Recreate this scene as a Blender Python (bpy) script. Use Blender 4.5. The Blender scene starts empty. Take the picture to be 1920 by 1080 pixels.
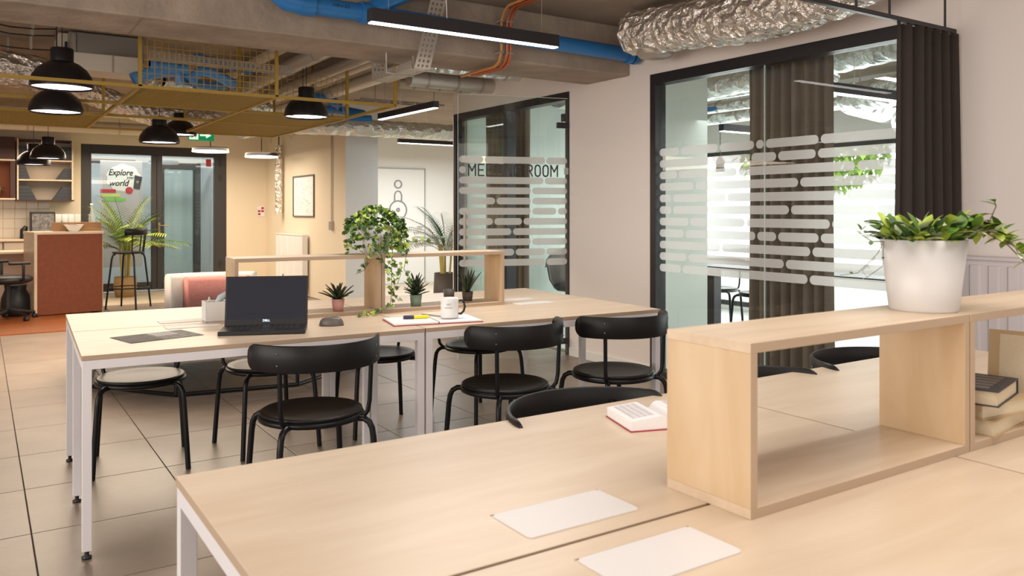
import bpy, math, random
from math import sin, cos, pi, radians
from mathutils import Vector, Matrix
random.seed(7)
S = bpy.context.scene
C = S.collection

# ---------------------------------------------------------------- camera, world, lights, exposure
cam_d = bpy.data.cameras.new('camera')
cam = bpy.data.objects.new('camera', cam_d); C.objects.link(cam)
cam.location = (0, 0, 1.265)
cam.rotation_euler = (pi/2, 0, -radians(33.3))
cam_d.sensor_width = 36
cam_d.lens = 1520/1920*36
cam_d.shift_y = -145/1920
cam_d.clip_start = .05
cam_d.dof.use_dof = True
cam_d.dof.focus_distance = 3.9
cam_d.dof.aperture_fstop = 6.3
S.camera = cam
S.view_settings.view_transform = 'Standard'
S.view_settings.look = 'None'
S.view_settings.gamma = 1
S.view_settings.use_curve_mapping = False
S.view_settings.exposure = 0.40
S.cycles.max_bounces = 8
S.cycles.transparent_max_bounces = 24

W = bpy.data.worlds.new('world'); S.world = W; W.use_nodes = True
bg = W.node_tree.nodes['Background']
bg.inputs[0].default_value = (.90, .96, 1, 1); bg.inputs[1].default_value = 3.4

def area(name, loc, rot, sx, sy, power, col=(1, 1, 1)):
    l = bpy.data.lights.new(name, 'AREA'); l.shape = 'RECTANGLE'; l.size = sx; l.size_y = sy
    l.energy = power; l.color = col
    o = bpy.data.objects.new(name, l); C.objects.link(o); o.location = loc; o.rotation_euler = rot
    return o
WARM = (1, .82, .62); NEUT = (1, .94, .89); COOL = (.96, .99, 1)
# unseen fill lights added behind and beside the camera, no windows there
area('fill_light_rear', (.5, -3.3, 1.5), (radians(90), 0, 0), 6, 2.2, 50, (1, .95, .92))
area('fill_light_left', (-3.3, 1.8, 1.5), (radians(90), 0, radians(-90)), 6, 2.0, 140, (1, .95, .90))
# lamps over the desks (in rows like the one in view) and over the lounge
area('ceiling_lamp_near', (1.6, .6, 2.62), (0, 0, 0), 2.6, 1.4, 36, NEUT)
area('ceiling_lamp_desk', (2.2, 3.7, 2.30), (0, 0, 0), 1.3, .10, 22, NEUT)
area('ceiling_lamp_lounge', (1.2, 8.0, 1.88), (0, 0, 0), 2.6, 2.6, 115, WARM)
area('ceiling_lamp_entrance', (1.7, 12.1, 2.15), (0, 0, 0), 3.8, 1.6, 90, WARM)
area('ceiling_lamp_hall', (6.0, 10.6, 2.2), (0, 0, 0), 2.0, 2.4, 75, COOL)
area('ceiling_lamp_meeting', (6.0, 3.6, 2.02), (0, 0, 0), 2.0, 6.5, 62, COOL)
area('daylight_meeting', (7.7, 5.0, 1.3), (radians(90), 0, radians(90)), 5, 2.0, 60, COOL)
area('lobby_light', (2.2, 14.15, 2.6), (radians(25), 0, 0), 2.2, .3, 24, COOL)

# ---------------------------------------------------------------- materials
def new_mat(name):
    m = bpy.data.materials.new(name); m.use_nodes = True
    return m, m.node_tree.nodes, m.node_tree.links, m.node_tree.nodes['Principled BSDF']
def mat(name, col, rough=.5, metal=0, emit=None, estr=0, alpha=None, bump=0, bscale=40, vary=0, vscale=3, spec=None, coat=0):
    m, N, L, b = new_mat(name)
    b.inputs['Base Color'].default_value = (*col, 1)
    b.inputs['Roughness'].default_value = rough
    b.inputs['Metallic'].default_value = metal
    if spec is not None: b.inputs['Specular IOR Level'].default_value = spec
    if coat: b.inputs['Coat Weight'].default_value = coat
    if emit:
        b.inputs['Emission Color'].default_value = (*emit, 1); b.inputs['Emission Strength'].default_value = estr
    if alpha is not None: b.inputs['Alpha'].default_value = alpha
    if bump or vary:
        tc = N.new('ShaderNodeTexCoord')
    if bump:
        n = N.new('ShaderNodeTexNoise'); n.inputs['Scale'].default_value = bscale; n.inputs['Detail'].default_value = 5
        bp = N.new('ShaderNodeBump'); bp.inputs['Strength'].default_value = bump; bp.inputs['Distance'].default_value = .02
        L.new(tc.outputs['Object'], n.inputs['Vector']); L.new(n.outputs['Fac'], bp.inputs['Height']); L.new(bp.outputs['Normal'], b.inputs['Normal'])
    if vary:
        n = N.new('ShaderNodeTexNoise'); n.inputs['Scale'].default_value = vscale; n.inputs['Detail'].default_value = 8
        r = N.new('ShaderNodeValToRGB')
        r.color_ramp.elements[0].position = .3; r.color_ramp.elements[1].position = .7
        r.color_ramp.elements[0].color = (*[c*(1-vary) for c in col], 1); r.color_ramp.elements[1].color = (*[min(1, c*(1+vary)) for c in col], 1)
        L.new(tc.outputs['Object'], n.inputs['Vector']); L.new(n.outputs['Fac'], r.inputs['Fac']); L.new(r.outputs['Color'], b.inputs['Base Color'])
    return m
def wood(name, c1, c2, scale, rough=.38, pos=(.35, .7)):
    m, N, L, b = new_mat(name)
    tc = N.new('ShaderNodeTexCoord'); mp = N.new('ShaderNodeMapping'); mp.inputs['Scale'].default_value = scale
    n = N.new('ShaderNodeTexNoise'); n.inputs['Scale'].default_value = 2.2; n.inputs['Detail'].default_value = 6; n.inputs['Distortion'].default_value = .5
    r = N.new('ShaderNodeValToRGB'); r.color_ramp.elements[0].position = pos[0]; r.color_ramp.elements[1].position = pos[1]
    r.color_ramp.elements[0].color = (*c1, 1); r.color_ramp.elements[1].color = (*c2, 1)
    L.new(tc.outputs['Object'], mp.inputs['Vector']); L.new(mp.outputs['Vector'], n.inputs['Vector'])
    L.new(n.outputs['Fac'], r.inputs['Fac']); L.new(r.outputs['Color'], b.inputs['Base Color'])
    b.inputs['Roughness'].default_value = rough
    return m
def glass(name, tint=(.93, .98, .95), refl=.10):
    m = bpy.data.materials.new(name); m.use_nodes = True; N = m.node_tree.nodes; L = m.node_tree.links; N.clear()
    o = N.new('ShaderNodeOutputMaterial'); mx = N.new('ShaderNodeMixShader'); t = N.new('ShaderNodeBsdfTransparent'); g = N.new('ShaderNodeBsdfGlossy')
    fr = N.new('ShaderNodeFresnel'); fr.inputs['IOR'].default_value = 1.45
    ml = N.new('ShaderNodeMath'); ml.operation = 'MULTIPLY'; ml.inputs[1].default_value = refl*10
    t.inputs[0].default_value = (*tint, 1); g.inputs['Roughness'].default_value = .01
    ge = N.new('ShaderNodeNewGeometry'); inv = N.new('ShaderNodeMath'); inv.operation = 'SUBTRACT'; inv.inputs[0].default_value = 1; m3 = N.new('ShaderNodeMath'); m3.operation = 'MULTIPLY'
    L.new(ge.outputs['Backfacing'], inv.inputs[1]); L.new(inv.outputs[0], m3.inputs[1]); L.new(ml.outputs[0], m3.inputs[0])
    L.new(fr.outputs[0], ml.inputs[0]); L.new(m3.outputs[0], mx.inputs[0]); L.new(t.outputs[0], mx.inputs[1]); L.new(g.outputs[0], mx.inputs[2]); L.new(mx.outputs[0], o.inputs[0])
    return m
def frost(name, col, op):
    m = bpy.data.materials.new(name); m.use_nodes = True; N = m.node_tree.nodes; L = m.node_tree.links; N.clear()
    o = N.new('ShaderNodeOutputMaterial'); mx = N.new('ShaderNodeMixShader'); t = N.new('ShaderNodeBsdfTransparent'); d = N.new('ShaderNodeBsdfDiffuse')
    tl = N.new('ShaderNodeBsdfTranslucent'); m2 = N.new('ShaderNodeMixShader'); m2.inputs[0].default_value = .4
    d.inputs[0].default_value = (*col, 1); tl.inputs[0].default_value = (*col, 1); mx.inputs[0].default_value = op
    L.new(d.outputs[0], m2.inputs[1]); L.new(tl.outputs[0], m2.inputs[2])
    L.new(t.outputs[0], mx.inputs[1]); L.new(m2.outputs[0], mx.inputs[2]); L.new(mx.outputs[0], o.inputs[0])
    return m
def foil(name, col=(.80, .78, .74), scale=14, strength=1.0, rough=.24):
    m, N, L, b = new_mat(name)
    b.inputs['Metallic'].default_value = .80; b.inputs['Roughness'].default_value = rough; b.inputs['Base Color'].default_value = (*col, 1)
    tc = N.new('ShaderNodeTexCoord'); v = N.new('ShaderNodeTexVoronoi'); v.inputs['Scale'].default_value = scale; v.feature = 'F1'
    n = N.new('ShaderNodeTexNoise'); n.inputs['Scale'].default_value = scale*1.4; n.inputs['Detail'].default_value = 4
    ad = N.new('ShaderNodeMath'); ad.operation = 'ADD'
    bp = N.new('ShaderNodeBump'); bp.inputs['Strength'].default_value = strength; bp.inputs['Distance'].default_value = .05
    L.new(tc.outputs['Object'], v.inputs['Vector']); L.new(tc.outputs['Object'], n.inputs['Vector'])
    L.new(v.outputs['Distance'], ad.inputs[0]); L.new(n.outputs['Fac'], ad.inputs[1]); L.new(ad.outputs[0], bp.inputs['Height']); L.new(bp.outputs['Normal'], b.inputs['Normal'])
    return m

M = {}
M['wood_top'] = wood('birch_top', (.64, .50, .36), (.72, .585, .44), (1, 7, 7), .36)
M['wood_edge'] = wood('birch_edge', (.40, .28, .18), (.47, .34, .22), (2, 2, 20), .5)
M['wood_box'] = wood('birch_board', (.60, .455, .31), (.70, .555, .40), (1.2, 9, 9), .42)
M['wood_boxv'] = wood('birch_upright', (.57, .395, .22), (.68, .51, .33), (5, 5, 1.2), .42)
M['edge_dark'] = mat('edge_dark', (.47, .345, .24), .5)  # darker tone for the edges of tabletops and shelf boards
M['desk_white'] = mat('white_enamel', (.80, .77, .78), .35)
M['black'] = mat('black_foot', (.012, .012, .013), .5)
M['chair_black'] = mat('chair_black', (.010, .009, .009), .42, spec=.28)
M['chair_tube'] = mat('chair_tube', (.006, .006, .007), .36, spec=.3)
M['screw'] = mat('screw', (.3, .3, .3), .3, .9)
M['frame_dark'] = mat('frame_dark', (.016, .014, .016), .42)
M['door_frame'] = mat('door_frame_grey', (.040, .036, .036), .45)
M['wall_pink'] = mat('wall_paint', (.83, .75, .70), .85, bump=.05, bscale=60)
M['wall_white'] = mat('wall_white', (.80, .79, .76), .85)
M['wall_cream'] = mat('wall_cream', (.80, .70, .54), .85, bump=.04, bscale=50)
M['wall_blue'] = mat('wall_cool', (.70, .73, .76), .8)
M['wall_green'] = mat('wall_interior', (.62, .67, .62), .8)
M['concrete'] = mat('concrete', (.36, .285, .225), .85, bump=.5, bscale=14, vary=.22, vscale=3)
M['concrete_soffit'] = mat('concrete_soffit', (.46, .37, .29), .85, bump=.25, bscale=14, vary=.10, vscale=3)
M['slab'] = mat('slab', (.30, .235, .18), .9, bump=.2, bscale=12, vary=.16, vscale=2)
M['grout'] = mat('grout', (.175, .135, .108), .9)
M['tile'] = mat('floor_tile', (.25, .19, .148), .36, vary=.12, vscale=3.5, bump=.04, bscale=30)
M['tile2'] = mat('floor_tile_b', (.268, .205, .16), .38, vary=.13, vscale=3, bump=.04, bscale=30)
M['rust_floor'] = mat('rust_floor', (.30, .085, .018), .42, vary=.15, vscale=3)
M['cream_floor'] = mat('cream_floor', (.55, .46, .34), .4, vary=.1, vscale=3)
M['room_floor'] = mat('room_floor', (.60, .60, .57), .35, vary=.08, vscale=3)
M['rust_panel'] = mat('rust_panel', (.20, .052, .020), .7, vary=.12, vscale=20)
M['curtain'] = mat('curtain_cloth', (.046, .034, .029), .95, bump=.2, bscale=200)
M['curtain_in'] = mat('curtain_cloth_inside', (.19, .145, .115), .95, bump=.2, bscale=200)
M['glass'] = glass('clear_glass', (.94, .98, .96), .20)
M['glass_green'] = glass('pane_glass', (.95, .967, .95), .15)
M['glass_edge'] = mat('glass_edge', (.75, .90, .86), .2)
M['frost'] = frost('frosted_film', (.80, .79, .77), .64)
M['letter'] = mat('letter_dark', (.07, .06, .06), .5)
M['white'] = mat('white_plastic', (.85, .84, .82), .35)
M['radiator'] = mat('radiator_white', (.66, .60, .60), .4)
M['pot_white'] = mat('pot_white', (.66, .63, .61), .38)
M['blue'] = mat('blue_pipe', (.02, .17, .46), .35)
M['blue_light'] = mat('blue_pipe_light', (.10, .30, .60), .4)
M['copper'] = mat('copper_pipe', (.50, .13, .05), .35, .35)
M['copper_b'] = mat('orange_pipe', (.55, .24, .07), .4, .2)
M['steel'] = mat('galvanised', (.46, .41, .35), .45, .45)
M['duct_grey'] = mat('duct_grey', (.62, .58, .52), .42, .5)
M['duct_beige'] = mat('duct_beige', (.66, .58, .47), .55, .1)
M['ac_grey'] = mat('unit_grey', (.30, .275, .25), .6)
M['foil'] = foil('foil_insulation', (.95, .89, .82), 16, 1.0)
M['foil_fine'] = foil('foil_duct', (.80, .82, .80), 9, .7, .30)
M['yellow'] = mat('yellow_steel', (.36, .22, .025), .5)
M['lamp_black'] = mat('lamp_black', (.014, .011, .012), .3)
M['lamp_box'] = mat('lamp_housing', (.028, .024, .030), .45)
M['lamp_on'] = mat('lamp_glow', (1, 1, 1), .5, emit=(1, .95, .93), estr=5)
M['lamp_on_w'] = mat('lamp_glow_warm', (1, 1, 1), .5, emit=(1, .93, .86), estr=4)
M['leaf'] = mat('leaf_green', (.10, .20, .025), .45, vary=.5, vscale=12)
M['leaf_mid'] = mat('leaf_mid', (.045, .10, .018), .45, vary=.5, vscale=25)
M['leaf_dark'] = mat('leaf_dark', (.022, .040, .016), .45, vary=.4, vscale=30)
M['leaf_light'] = mat('leaf_light', (.36, .46, .06), .45, vary=.35, vscale=15)
M['leaf_white'] = mat('leaf_variegated', (.62, .64, .45), .5, vary=.25, vscale=20)
M['leaf_pale'] = mat('leaf_pale', (.45, .48, .36), .5)
M['stem'] = mat('stem', (.12, .10, .04), .6)
M['stem_yellow'] = mat('cane', (.48, .40, .10), .6)
M['soil'] = mat('soil', (.03, .02, .015), .95)
M['pot_pink'] = mat('pot_pink', (.66, .34, .30), .55)
M['pot_green'] = mat('pot_green', (.20, .30, .22), .5)
M['pot_dark'] = mat('pot_dark', (.08, .065, .055), .6)
M['basket'] = mat('basket', (.40, .26, .12), .8, bump=.6, bscale=60)
M['paper'] = mat('paper', (.86, .84, .84), .7)
M['paper_cream'] = mat('page_block', (.66, .56, .40), .8, bump=.2, bscale=120)
M['cover_red'] = mat('cover_red', (.35, .03, .04), .5)
M['cover_dark'] = mat('cover_dark', (.035, .035, .045), .5)
M['cover_tan'] = mat('cover_tan', (.50, .36, .20), .7)
M['cover_brown'] = mat('cover_brown', (.10, .045, .03), .6)
M['screen'] = mat('laptop_screen', (.022, .027, .045), .15, spec=.8)
M['laptop'] = mat('laptop_body', (.012, .012, .014), .45)
M['key'] = mat('laptop_key', (.02, .02, .022), .5)
M['mouse'] = mat('mouse_grey', (.13, .115, .10), .4)
M['marker'] = mat('marker_yellow', (.78, .74, .02), .4)
M['marker_cap'] = mat('marker_cap', (.03, .035, .07), .4)
M['flap'] = mat('cable_flap', (.74, .71, .69), .45)
M['sofa_pink'] = mat('sofa_pink', (.42, .17, .15), .9, vary=.12, vscale=90, bump=.3, bscale=120)
M['sofa_grey'] = mat('sofa_shell', (.46, .43, .40), .9, bump=.2, bscale=120)
M['sofa_dark'] = mat('sofa_seat', (.075, .070, .066), .9, bump=.2, bscale=120)
M['wall_tile'] = mat('wall_tile', (.72, .64, .53), .25)
M['cab_wood'] = mat('cabinet_side', (.55, .46, .36), .5)
M['cab_dark'] = mat('cabinet_maroon', (.055, .018, .014), .6)
M['cab_rust'] = mat('cabinet_rust', (.26, .065, .014), .6)
M['magazine'] = mat('folder_navy', (.030, .034, .045), .5)
M['oak'] = wood('brown_oak', (.26, .13, .05), (.34, .18, .07), (2, 10, 10), .5)
M['banner'] = mat('banner_grey', (.42, .38, .38), .6)
M['banner_white'] = mat('banner_white', (.70, .66, .60), .6)
M['red'] = mat('red_print', (.45, .02, .04), .5)
M['green'] = mat('green_print', (.18, .48, .08), .5)
M['green2'] = mat('lime_print', (.50, .55, .12), .5)
M['exit_green'] = mat('exit_green', (0, .22, .07), .4, emit=(0, .35, .12), estr=.35)
M['exit_white'] = mat('exit_white', (.8, .9, .8), .4, emit=(.8, 1, .85), estr=.6)
M['brass'] = mat('brass', (.45, .34, .20), .3, .8)
M['photo_dark'] = mat('print_dark', (.05, .05, .055), .6, vary=.6, vscale=25)
M['photo_grey'] = mat('print_grey', (.16, .155, .15), .6, vary=.6, vscale=30)
M['ink_black'] = mat('ink_black', (.015, .015, .015), .9, spec=0)
M['ink'] = mat('ink_grey', (.25, .25, .25), .7)
M['ink_soft'] = mat('ink_soft', (.42, .44, .42), .7)
M['print_pale'] = mat('print_pale', (.60, .58, .58), .7)
M['glow'] = mat('logo_glow', (.6, .7, 1), .5, emit=(.7, .8, 1), estr=1.5)
M['led'] = mat('led', (.2, .6, .9), .5)
M['bottle'] = mat('bottle_glass', (.85, .88, .86), .1, alpha=.28)
M['foliage'] = mat('tree_foliage', (.30, .42, .08), .6, vary=.4, vscale=3)
M['bark'] = mat('bark', (.12, .09, .06), .9)
M['ground'] = mat('pavement', (.5, .5, .48), .9)

# ---------------------------------------------------------------- mesh helpers
class MB:
    def __init__(s): s.v = []; s.f = []; s.sm = []
    def add(s, vs, fs, smooth=False):
        o = len(s.v); s.v += [tuple(p) for p in vs]
        for f in fs: s.f.append(tuple(i+o for i in f)); s.sm.append(smooth)
        return s
    def box(s, x0, x1, y0, y1, z0, z1):
        vs = [(x, y, z) for z in (z0, z1) for y in (y0, y1) for x in (x0, x1)]
        return s.add(vs, [(0, 2, 3, 1), (4, 5, 7, 6), (0, 1, 5, 4), (2, 6, 7, 3), (0, 4, 6, 2), (1, 3, 7, 5)])
    def beam(s, a, b, w, h, up=(0, 0, 1)):
        a = Vector(a); b = Vector(b); d = (b-a).normalized(); up = Vector(up)
        if abs(d.dot(up)) > .95: up = Vector((0, 1, 0))
        x = d.cross(up).normalized(); y = x.cross(d)
        vs = []
        for p in (a, b):
            for i, j in ((-1, -1), (1, -1), (1, 1), (-1, 1)): vs.append(p+x*(w/2*i)+y*(h/2*j))
        return s.add(vs, [(3, 2, 1, 0), (4, 5, 6, 7), (0, 1, 5, 4), (1, 2, 6, 5), (2, 3, 7, 6), (3, 0, 4, 7)])
    def tube(s, pts, r, n=10, closed=False, caps=True):
        pts = [Vector(p) for p in pts]; k = len(pts); rr = r if isinstance(r, (list, tuple)) else [r]*k
        rings = []; prev = None
        for i, p in enumerate(pts):
            if closed: t = (pts[(i+1) % k]-pts[i-1]).normalized()
            else: t = (pts[min(i+1, k-1)]-pts[max(i-1, 0)]).normalized()
            if prev is None:
                a = Vector((0, 0, 1)) if abs(t.z) < .9 else Vector((1, 0, 0))
                u = t.cross(a).normalized()
            else:
                u = (prev-t*prev.dot(t)).normalized()
            w = t.cross(u); prev = u
            rings.append([p+(u*cos(2*pi*j/n)+w*sin(2*pi*j/n))*rr[i] for j in range(n)])
        vs = [q for g in rings for q in g]; fs = []
        m = k if closed else k-1
        for i in range(m):
            a = i*n; b = ((i+1) % k)*n
            for j in range(n): fs.append((a+j, a+(j+1) % n, b+(j+1) % n, b+j))
        s.add(vs, fs, True)
        if caps and not closed:
            s.add(rings[0], [tuple(range(n))[::-1]]); s.add(rings[-1], [tuple(range(n))])
        return s
    def lathe(s, prof, n=24, c=(0, 0, 0), smooth=True):
        vs = []; fs = []; k = len(prof)
        for (r, z) in prof:
            for j in range(n):
                a = 2*pi*j/n; vs.append((c[0]+r*cos(a), c[1]+r*sin(a), c[2]+z))
        for i in range(k-1):
            for j in range(n): fs.append((i*n+j, i*n+(j+1) % n, (i+1)*n+(j+1) % n, (i+1)*n+j))
        return s.add(vs, fs, smooth)
    def prism(s, pts, o, u, v, t):
        """outline pts (2D) in the plane (u, v) from o, thickness vector t"""
        o = Vector(o); u = Vector(u); v = Vector(v); t = Vector(t); n = len(pts)
        a = [o+u*p[0]+v*p[1] for p in pts]; b = [p+t for p in a]
        fs = [tuple(range(n))[::-1], tuple(range(n, 2*n))]
        for i in range(n): fs.append((i, (i+1) % n, n+(i+1) % n, n+i))
        return s.add(a+b, fs)
    def build(s, name, m, parent=None, bevel=0, loc=None):
        me = bpy.data.meshes.new(name); me.from_pydata(s.v, [], s.f)
        me.polygons.foreach_set('use_smooth', s.sm); me.materials.append(M[m] if isinstance(m, str) else m); me.update()
        o = bpy.data.objects.new(name, me); C.objects.link(o)
        if parent: o.parent = parent
        if loc: o.location = loc
        if bevel:
            b = o.modifiers.new('bevel', 'BEVEL'); b.width = bevel; b.segments = 2; b.limit_method = 'ANGLE'; b.angle_limit = radians(50)
        return o
def B(*a): return MB().box(*a)
def tag(o, label=None, cat=None, group=None, kind=None):
    if label: o['label'] = label
    if cat: o['category'] = cat
    if group: o['group'] = group
    if kind: o['kind'] = kind
    return o
def thing(name, label, cat, loc=(0, 0, 0), rz=0, group=None, kind=None):
    o = bpy.data.objects.new(name, None); C.objects.link(o); o.location = loc; o.rotation_euler = (0, 0, rz)
    o.empty_display_size = .1
    return tag(o, label, cat, group, kind)
def struct(o, label=None): return tag(o, label, kind='structure')
KIDS = {}
def dup(root, loc=None, rz=None, label=None, group=None, parent=None):
    c = root.copy(); C.objects.link(c)
    if parent is not None: c.parent = parent
    if loc is not None: c.location = loc
    if rz is not None: c.rotation_euler = (0, 0, rz)
    if label: c['label'] = label
    if group: c['group'] = group
    for ch in list(root.children): dup(ch, parent=c)
    return c
def stadium(w, h, n=8):
    r = h/2; p = []
    for i in range(n+1): a = -pi/2+pi*i/n; p.append((w/2-r+r*cos(a), r*sin(a)))
    for i in range(n+1): a = pi/2+pi*i/n; p.append((-w/2+r+r*cos(a), r*sin(a)))
    return p
def circle(r, n=24, cx=0, cy=0): return [(cx+r*cos(2*pi*i/n), cy+r*sin(2*pi*i/n)) for i in range(n)]
def text(name, body, size, m, parent, loc, rot, depth=.002, offset=0, align='LEFT', sx=1, shear=0, space=1):
    cu = bpy.data.curves.new(name, 'FONT'); cu.body = body; cu.size = size; cu.extrude = depth; cu.offset = offset; cu.align_x = align; cu.shear = shear
    cu.space_character = space; cu.resolution_u = 3
    t = bpy.data.objects.new(name+'_tmp', cu); C.objects.link(t)
    dg = bpy.context.evaluated_depsgraph_get(); me = bpy.data.meshes.new_from_object(t.evaluated_get(dg))
    bpy.data.objects.remove(t)
    o = bpy.data.objects.new(name, me); C.objects.link(o); me.materials.clear(); me.materials.append(M[m])
    o.parent = parent; o.location = loc; o.rotation_euler = rot; o.scale = (sx, 1, 1)
    return o
def leaf_into(mb, base, d, up, L, w, bend=.25, n=4, shape=1.0, fold=.12):
    base = Vector(base); d = Vector(d).normalized(); up = Vector(up); side = d.cross(up)
    if side.length < .01: side = d.cross(Vector((1, 0, 0)))
    side.normalize(); nn = side.cross(d).normalized(); vs = []; fs = []
    for i in range(n+1):
        t = i/n; ww = w/2*(sin(pi*min(1, t*.92+.06))**shape if t < 1 else .02)
        p = base+d*(L*t)-nn*(bend*L*t*t); vs += [p-side*ww+nn*ww*fold*2, p, p+side*ww+nn*ww*fold*2]
    for i in range(n):
        a = i*3; fs += [(a, a+1, a+4, a+3), (a+1, a+2, a+5, a+4)]
    mb.add(vs, fs, True)
IVY = [(0, -.5), (.22, -.42), (.5, -.38), (.32, -.08), (.46, .12), (.18, .14), (0, .55), (-.18, .14), (-.46, .12), (-.32, -.08), (-.5, -.38), (-.22, -.42)]
def ivy_into(mb, p, size, rot):
    vs = [Vector(p)+rot @ Vector((x*size, y*size, -.18*size*abs(x)*2)) for x, y in IVY]; vs.append(Vector(p)+rot @ Vector((0, -.05*size, .05*size)))
    mb.add(vs, [(i, (i+1) % 12, 12) for i in range(12)], True)
def rrot(tilt=1.0): return (Matrix.Rotation(random.uniform(0, 2*pi), 3, 'Z') @ Matrix.Rotation(random.uniform(-tilt, tilt), 3, 'X') @ Matrix.Rotation(random.uniform(-tilt, tilt), 3, 'Y'))

# ================================================================= SETTING
XW = 4.32
# ---- floor: base slab with individual tiles
fl = struct(B(-3.6, 8.1, -3.6, 13.85, -.08, -.006).build('floor', 'grout'), 'grey beige stone tile floor of the office')
tm = []
def tile_mesh(m):
    mb = MB(); g = .2978; mb.box(-g, g, -g, g, -.006, 0); o = mb.build('tile', m, fl, bevel=.0015); return o
t0 = tile_mesh('tile'); t1 = tile_mesh('tile2')
first = {0: t0, 1: t1}; used = {0: False, 1: False}
TX0 = .17-.6; TY0 = 3.385-.3-6*.6
for i in range(9):
    for j in range(23):
        x = TX0+.3+i*.6-.6; y = TY0+.3+j*.6
        if x < 1.2 and y > 9.45: continue
        if x > 4.4 and y < 7.6: continue
        if y < -.1 or (x < -.5 and y < 2): continue
        if x > 1.3 and y > 11.9: continue
        k = random.choice((0, 0, 1)); src = first[k]
        if not used[k]: o = src; used[k] = True
        else: o = src.copy(); C.objects.link(o)
        o.location = (x, y, 0); o.rotation_euler = (0, 0, random.choice((0, pi/2, pi, -pi/2)))
struct(B(-3.6, 1.15, 9.66, 13.7, -.006, .012).build('floor', 'rust_floor'), 'rust orange floor covering around the reception desk')
struct(B(1.15, 4.04, 11.9, 13.7, -.006, .008).build('floor', 'cream_floor'), 'pale cream floor in front of the glass entrance')
struct(B(4.04, 8.1, 7.9, 12.8, -.006, .006).build('floor', 'cream_floor'), 'pale floor of the washroom hall')
struct(B(4.47, 8.0, -1, 7.7, -.006, .006).build('floor', 'room_floor'), 'light grey floor inside the meeting room')
# ---- walls

HC = 2.72
w = MB().box(XW, XW+.15, -3.6, 2.58, 0, HC).box(XW, XW+.15, 2.58, 4.63, 2.31, HC).box(XW, XW+.15, 4.63, 5.66, 0, HC).box(XW, XW+.15, 5.66, 7.72, 2.31, HC).box(XW, XW+.15, 7.72, 7.75, 0, HC).build('wall_right', 'wall_pink')
struct(w, 'pinkish white wall around the two glazed openings')
struct(B(XW-.012, XW, 4.64, 5.65, 0, .07).build('baseboard_right', 'wall_white'), 'white baseboard below the wall between the glazed openings')
w = MB().box(-3.6, 1.27, 13.7, 13.85, 0, HC).box(3.39, 4.5, 13.7, 13.85, 0, HC).box(1.27, 3.39, 13.7, 13.85, 2.27, HC).build('wall_back', 'wall_cream')
struct(w, 'warm cream end wall around the dark glass entrance')
struct(B(4.04, 4.5, 10.16, 13.7, 0, HC).build('wall_hall', 'wall_cream'), 'warm cream wall with the framed print')
struct(B(4.041, 4.5, 10.15, 10.16, 0, HC).build('wall_hall', 'wall_blue'), 'cool white end face of the hall wall')
struct(B(4.5, 8.1, 12.8, 12.95, 0, HC).build('wall_washroom', 'wall_white'), 'white wall with the washroom door')
struct(B(8.1, 8.2, 7.7, 12.95, 0, HC).build('wall_hall', 'wall_white'), 'white far side wall of the washroom hall')
struct(B(4.47, 8.1, 7.7, 7.75, 0, HC).build('wall_meeting', 'wall_green'), 'pale wall at the far end of the meeting room')
struct(B(4.47, 8.1, -1.1, -1, 0, HC).build('wall_meeting', 'wall_green'), 'pale wall at the near end of the meeting room')
struct(B(4.47, 5.12, 4.80, 4.95, 0, HC).build('wall_pier', 'wall_green'), 'pale green grey pier just inside the big glazing')
struct(B(-3.75, -3.6, -3.6, 13.85, 0, HC).build('wall_left', 'wall_white'), 'white left wall of the office')
struct(B(-3.6, XW, -3.75, -3.6, 0, HC).build('wall_rear', 'wall_white'), 'white rear wall of the office')
struct(B(-3.75, 8.2, -3.75, 13.95, HC, HC+.2).build('ceiling', 'slab'), 'raw concrete ceiling slab')
struct(MB().box(-3.6, XW, 4.87, 5.41, 2.335, HC).build('ceiling_beam', 'concrete', bevel=.012), 'wide raw concrete beam crossing the room under the slab')
# beam soffit joints
bj = S.objects['ceiling_beam']
for x in (.75, 1.75, 2.75): B(x, x+.006, 4.89, 5.39, 2.3335, 2.337).build('joint', 'slab', bj)
# ---- big glazing (window_1)
wn = struct(thing('window_1', 'large black framed glazing of the meeting room beside the dark curtain', None, (XW, 2.58, 0)))
for n_, a in (('frame_rail', (-.01, .10, 0, 2.05, 2.23, 2.31)), ('frame_rail', (-.01, .10, 0, 2.05, 0, .05)), ('frame_stile', (-.01, .10, 1.99, 2.05, .05, 2.23)), ('frame_stile', (-.01, .10, 0, .04, .05, 2.23))):
    B(*a).build(n_, 'frame_dark', wn, .003)
B(.03, .042, .04, .992, .05, 2.23).build('pane', 'glass_green', wn)
B(.03, .042, .996, 1.99, .05, 2.23).build('pane', 'glass_green', wn)
B(.029, .043, .992, .996, .05, 2.23).build('pane_joint', 'glass_edge', wn)
BR = [(.30, .80, 1.22, 1.30, 1.62, 2.0), (.35, .82, 1.12, 1.34, 1.70), (.55, 1.45, 2.02), (.25, .95, 1.85), (.15, .62, 1.55, 2.08), (.42, 1.02, 1.70, 2.08), (.72, 1.38, 1.90), (.2, .80, 1.12, 1.29, 1.95), (.86, 1.60), (.30, 1.06, 1.92), (.88, 1.98)]
for i, br in enumerate(BR):
    z = 1.737-.0876*i-.029; e = [.04]+[q-.23 for q in br if q > .40]+[1.99]
    for a, b in zip(e[:-1], e[1:]):
        a2 = a+.008; b2 = b-.008
        if b2-a2 < .06: continue
        MB().prism(stadium(b2-a2, .058), (.028, (a2+b2)/2, z), (0, 1, 0), (0, 0, 1), (.0015, 0, 0)).build('frosted_strip', 'frost', wn)
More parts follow.
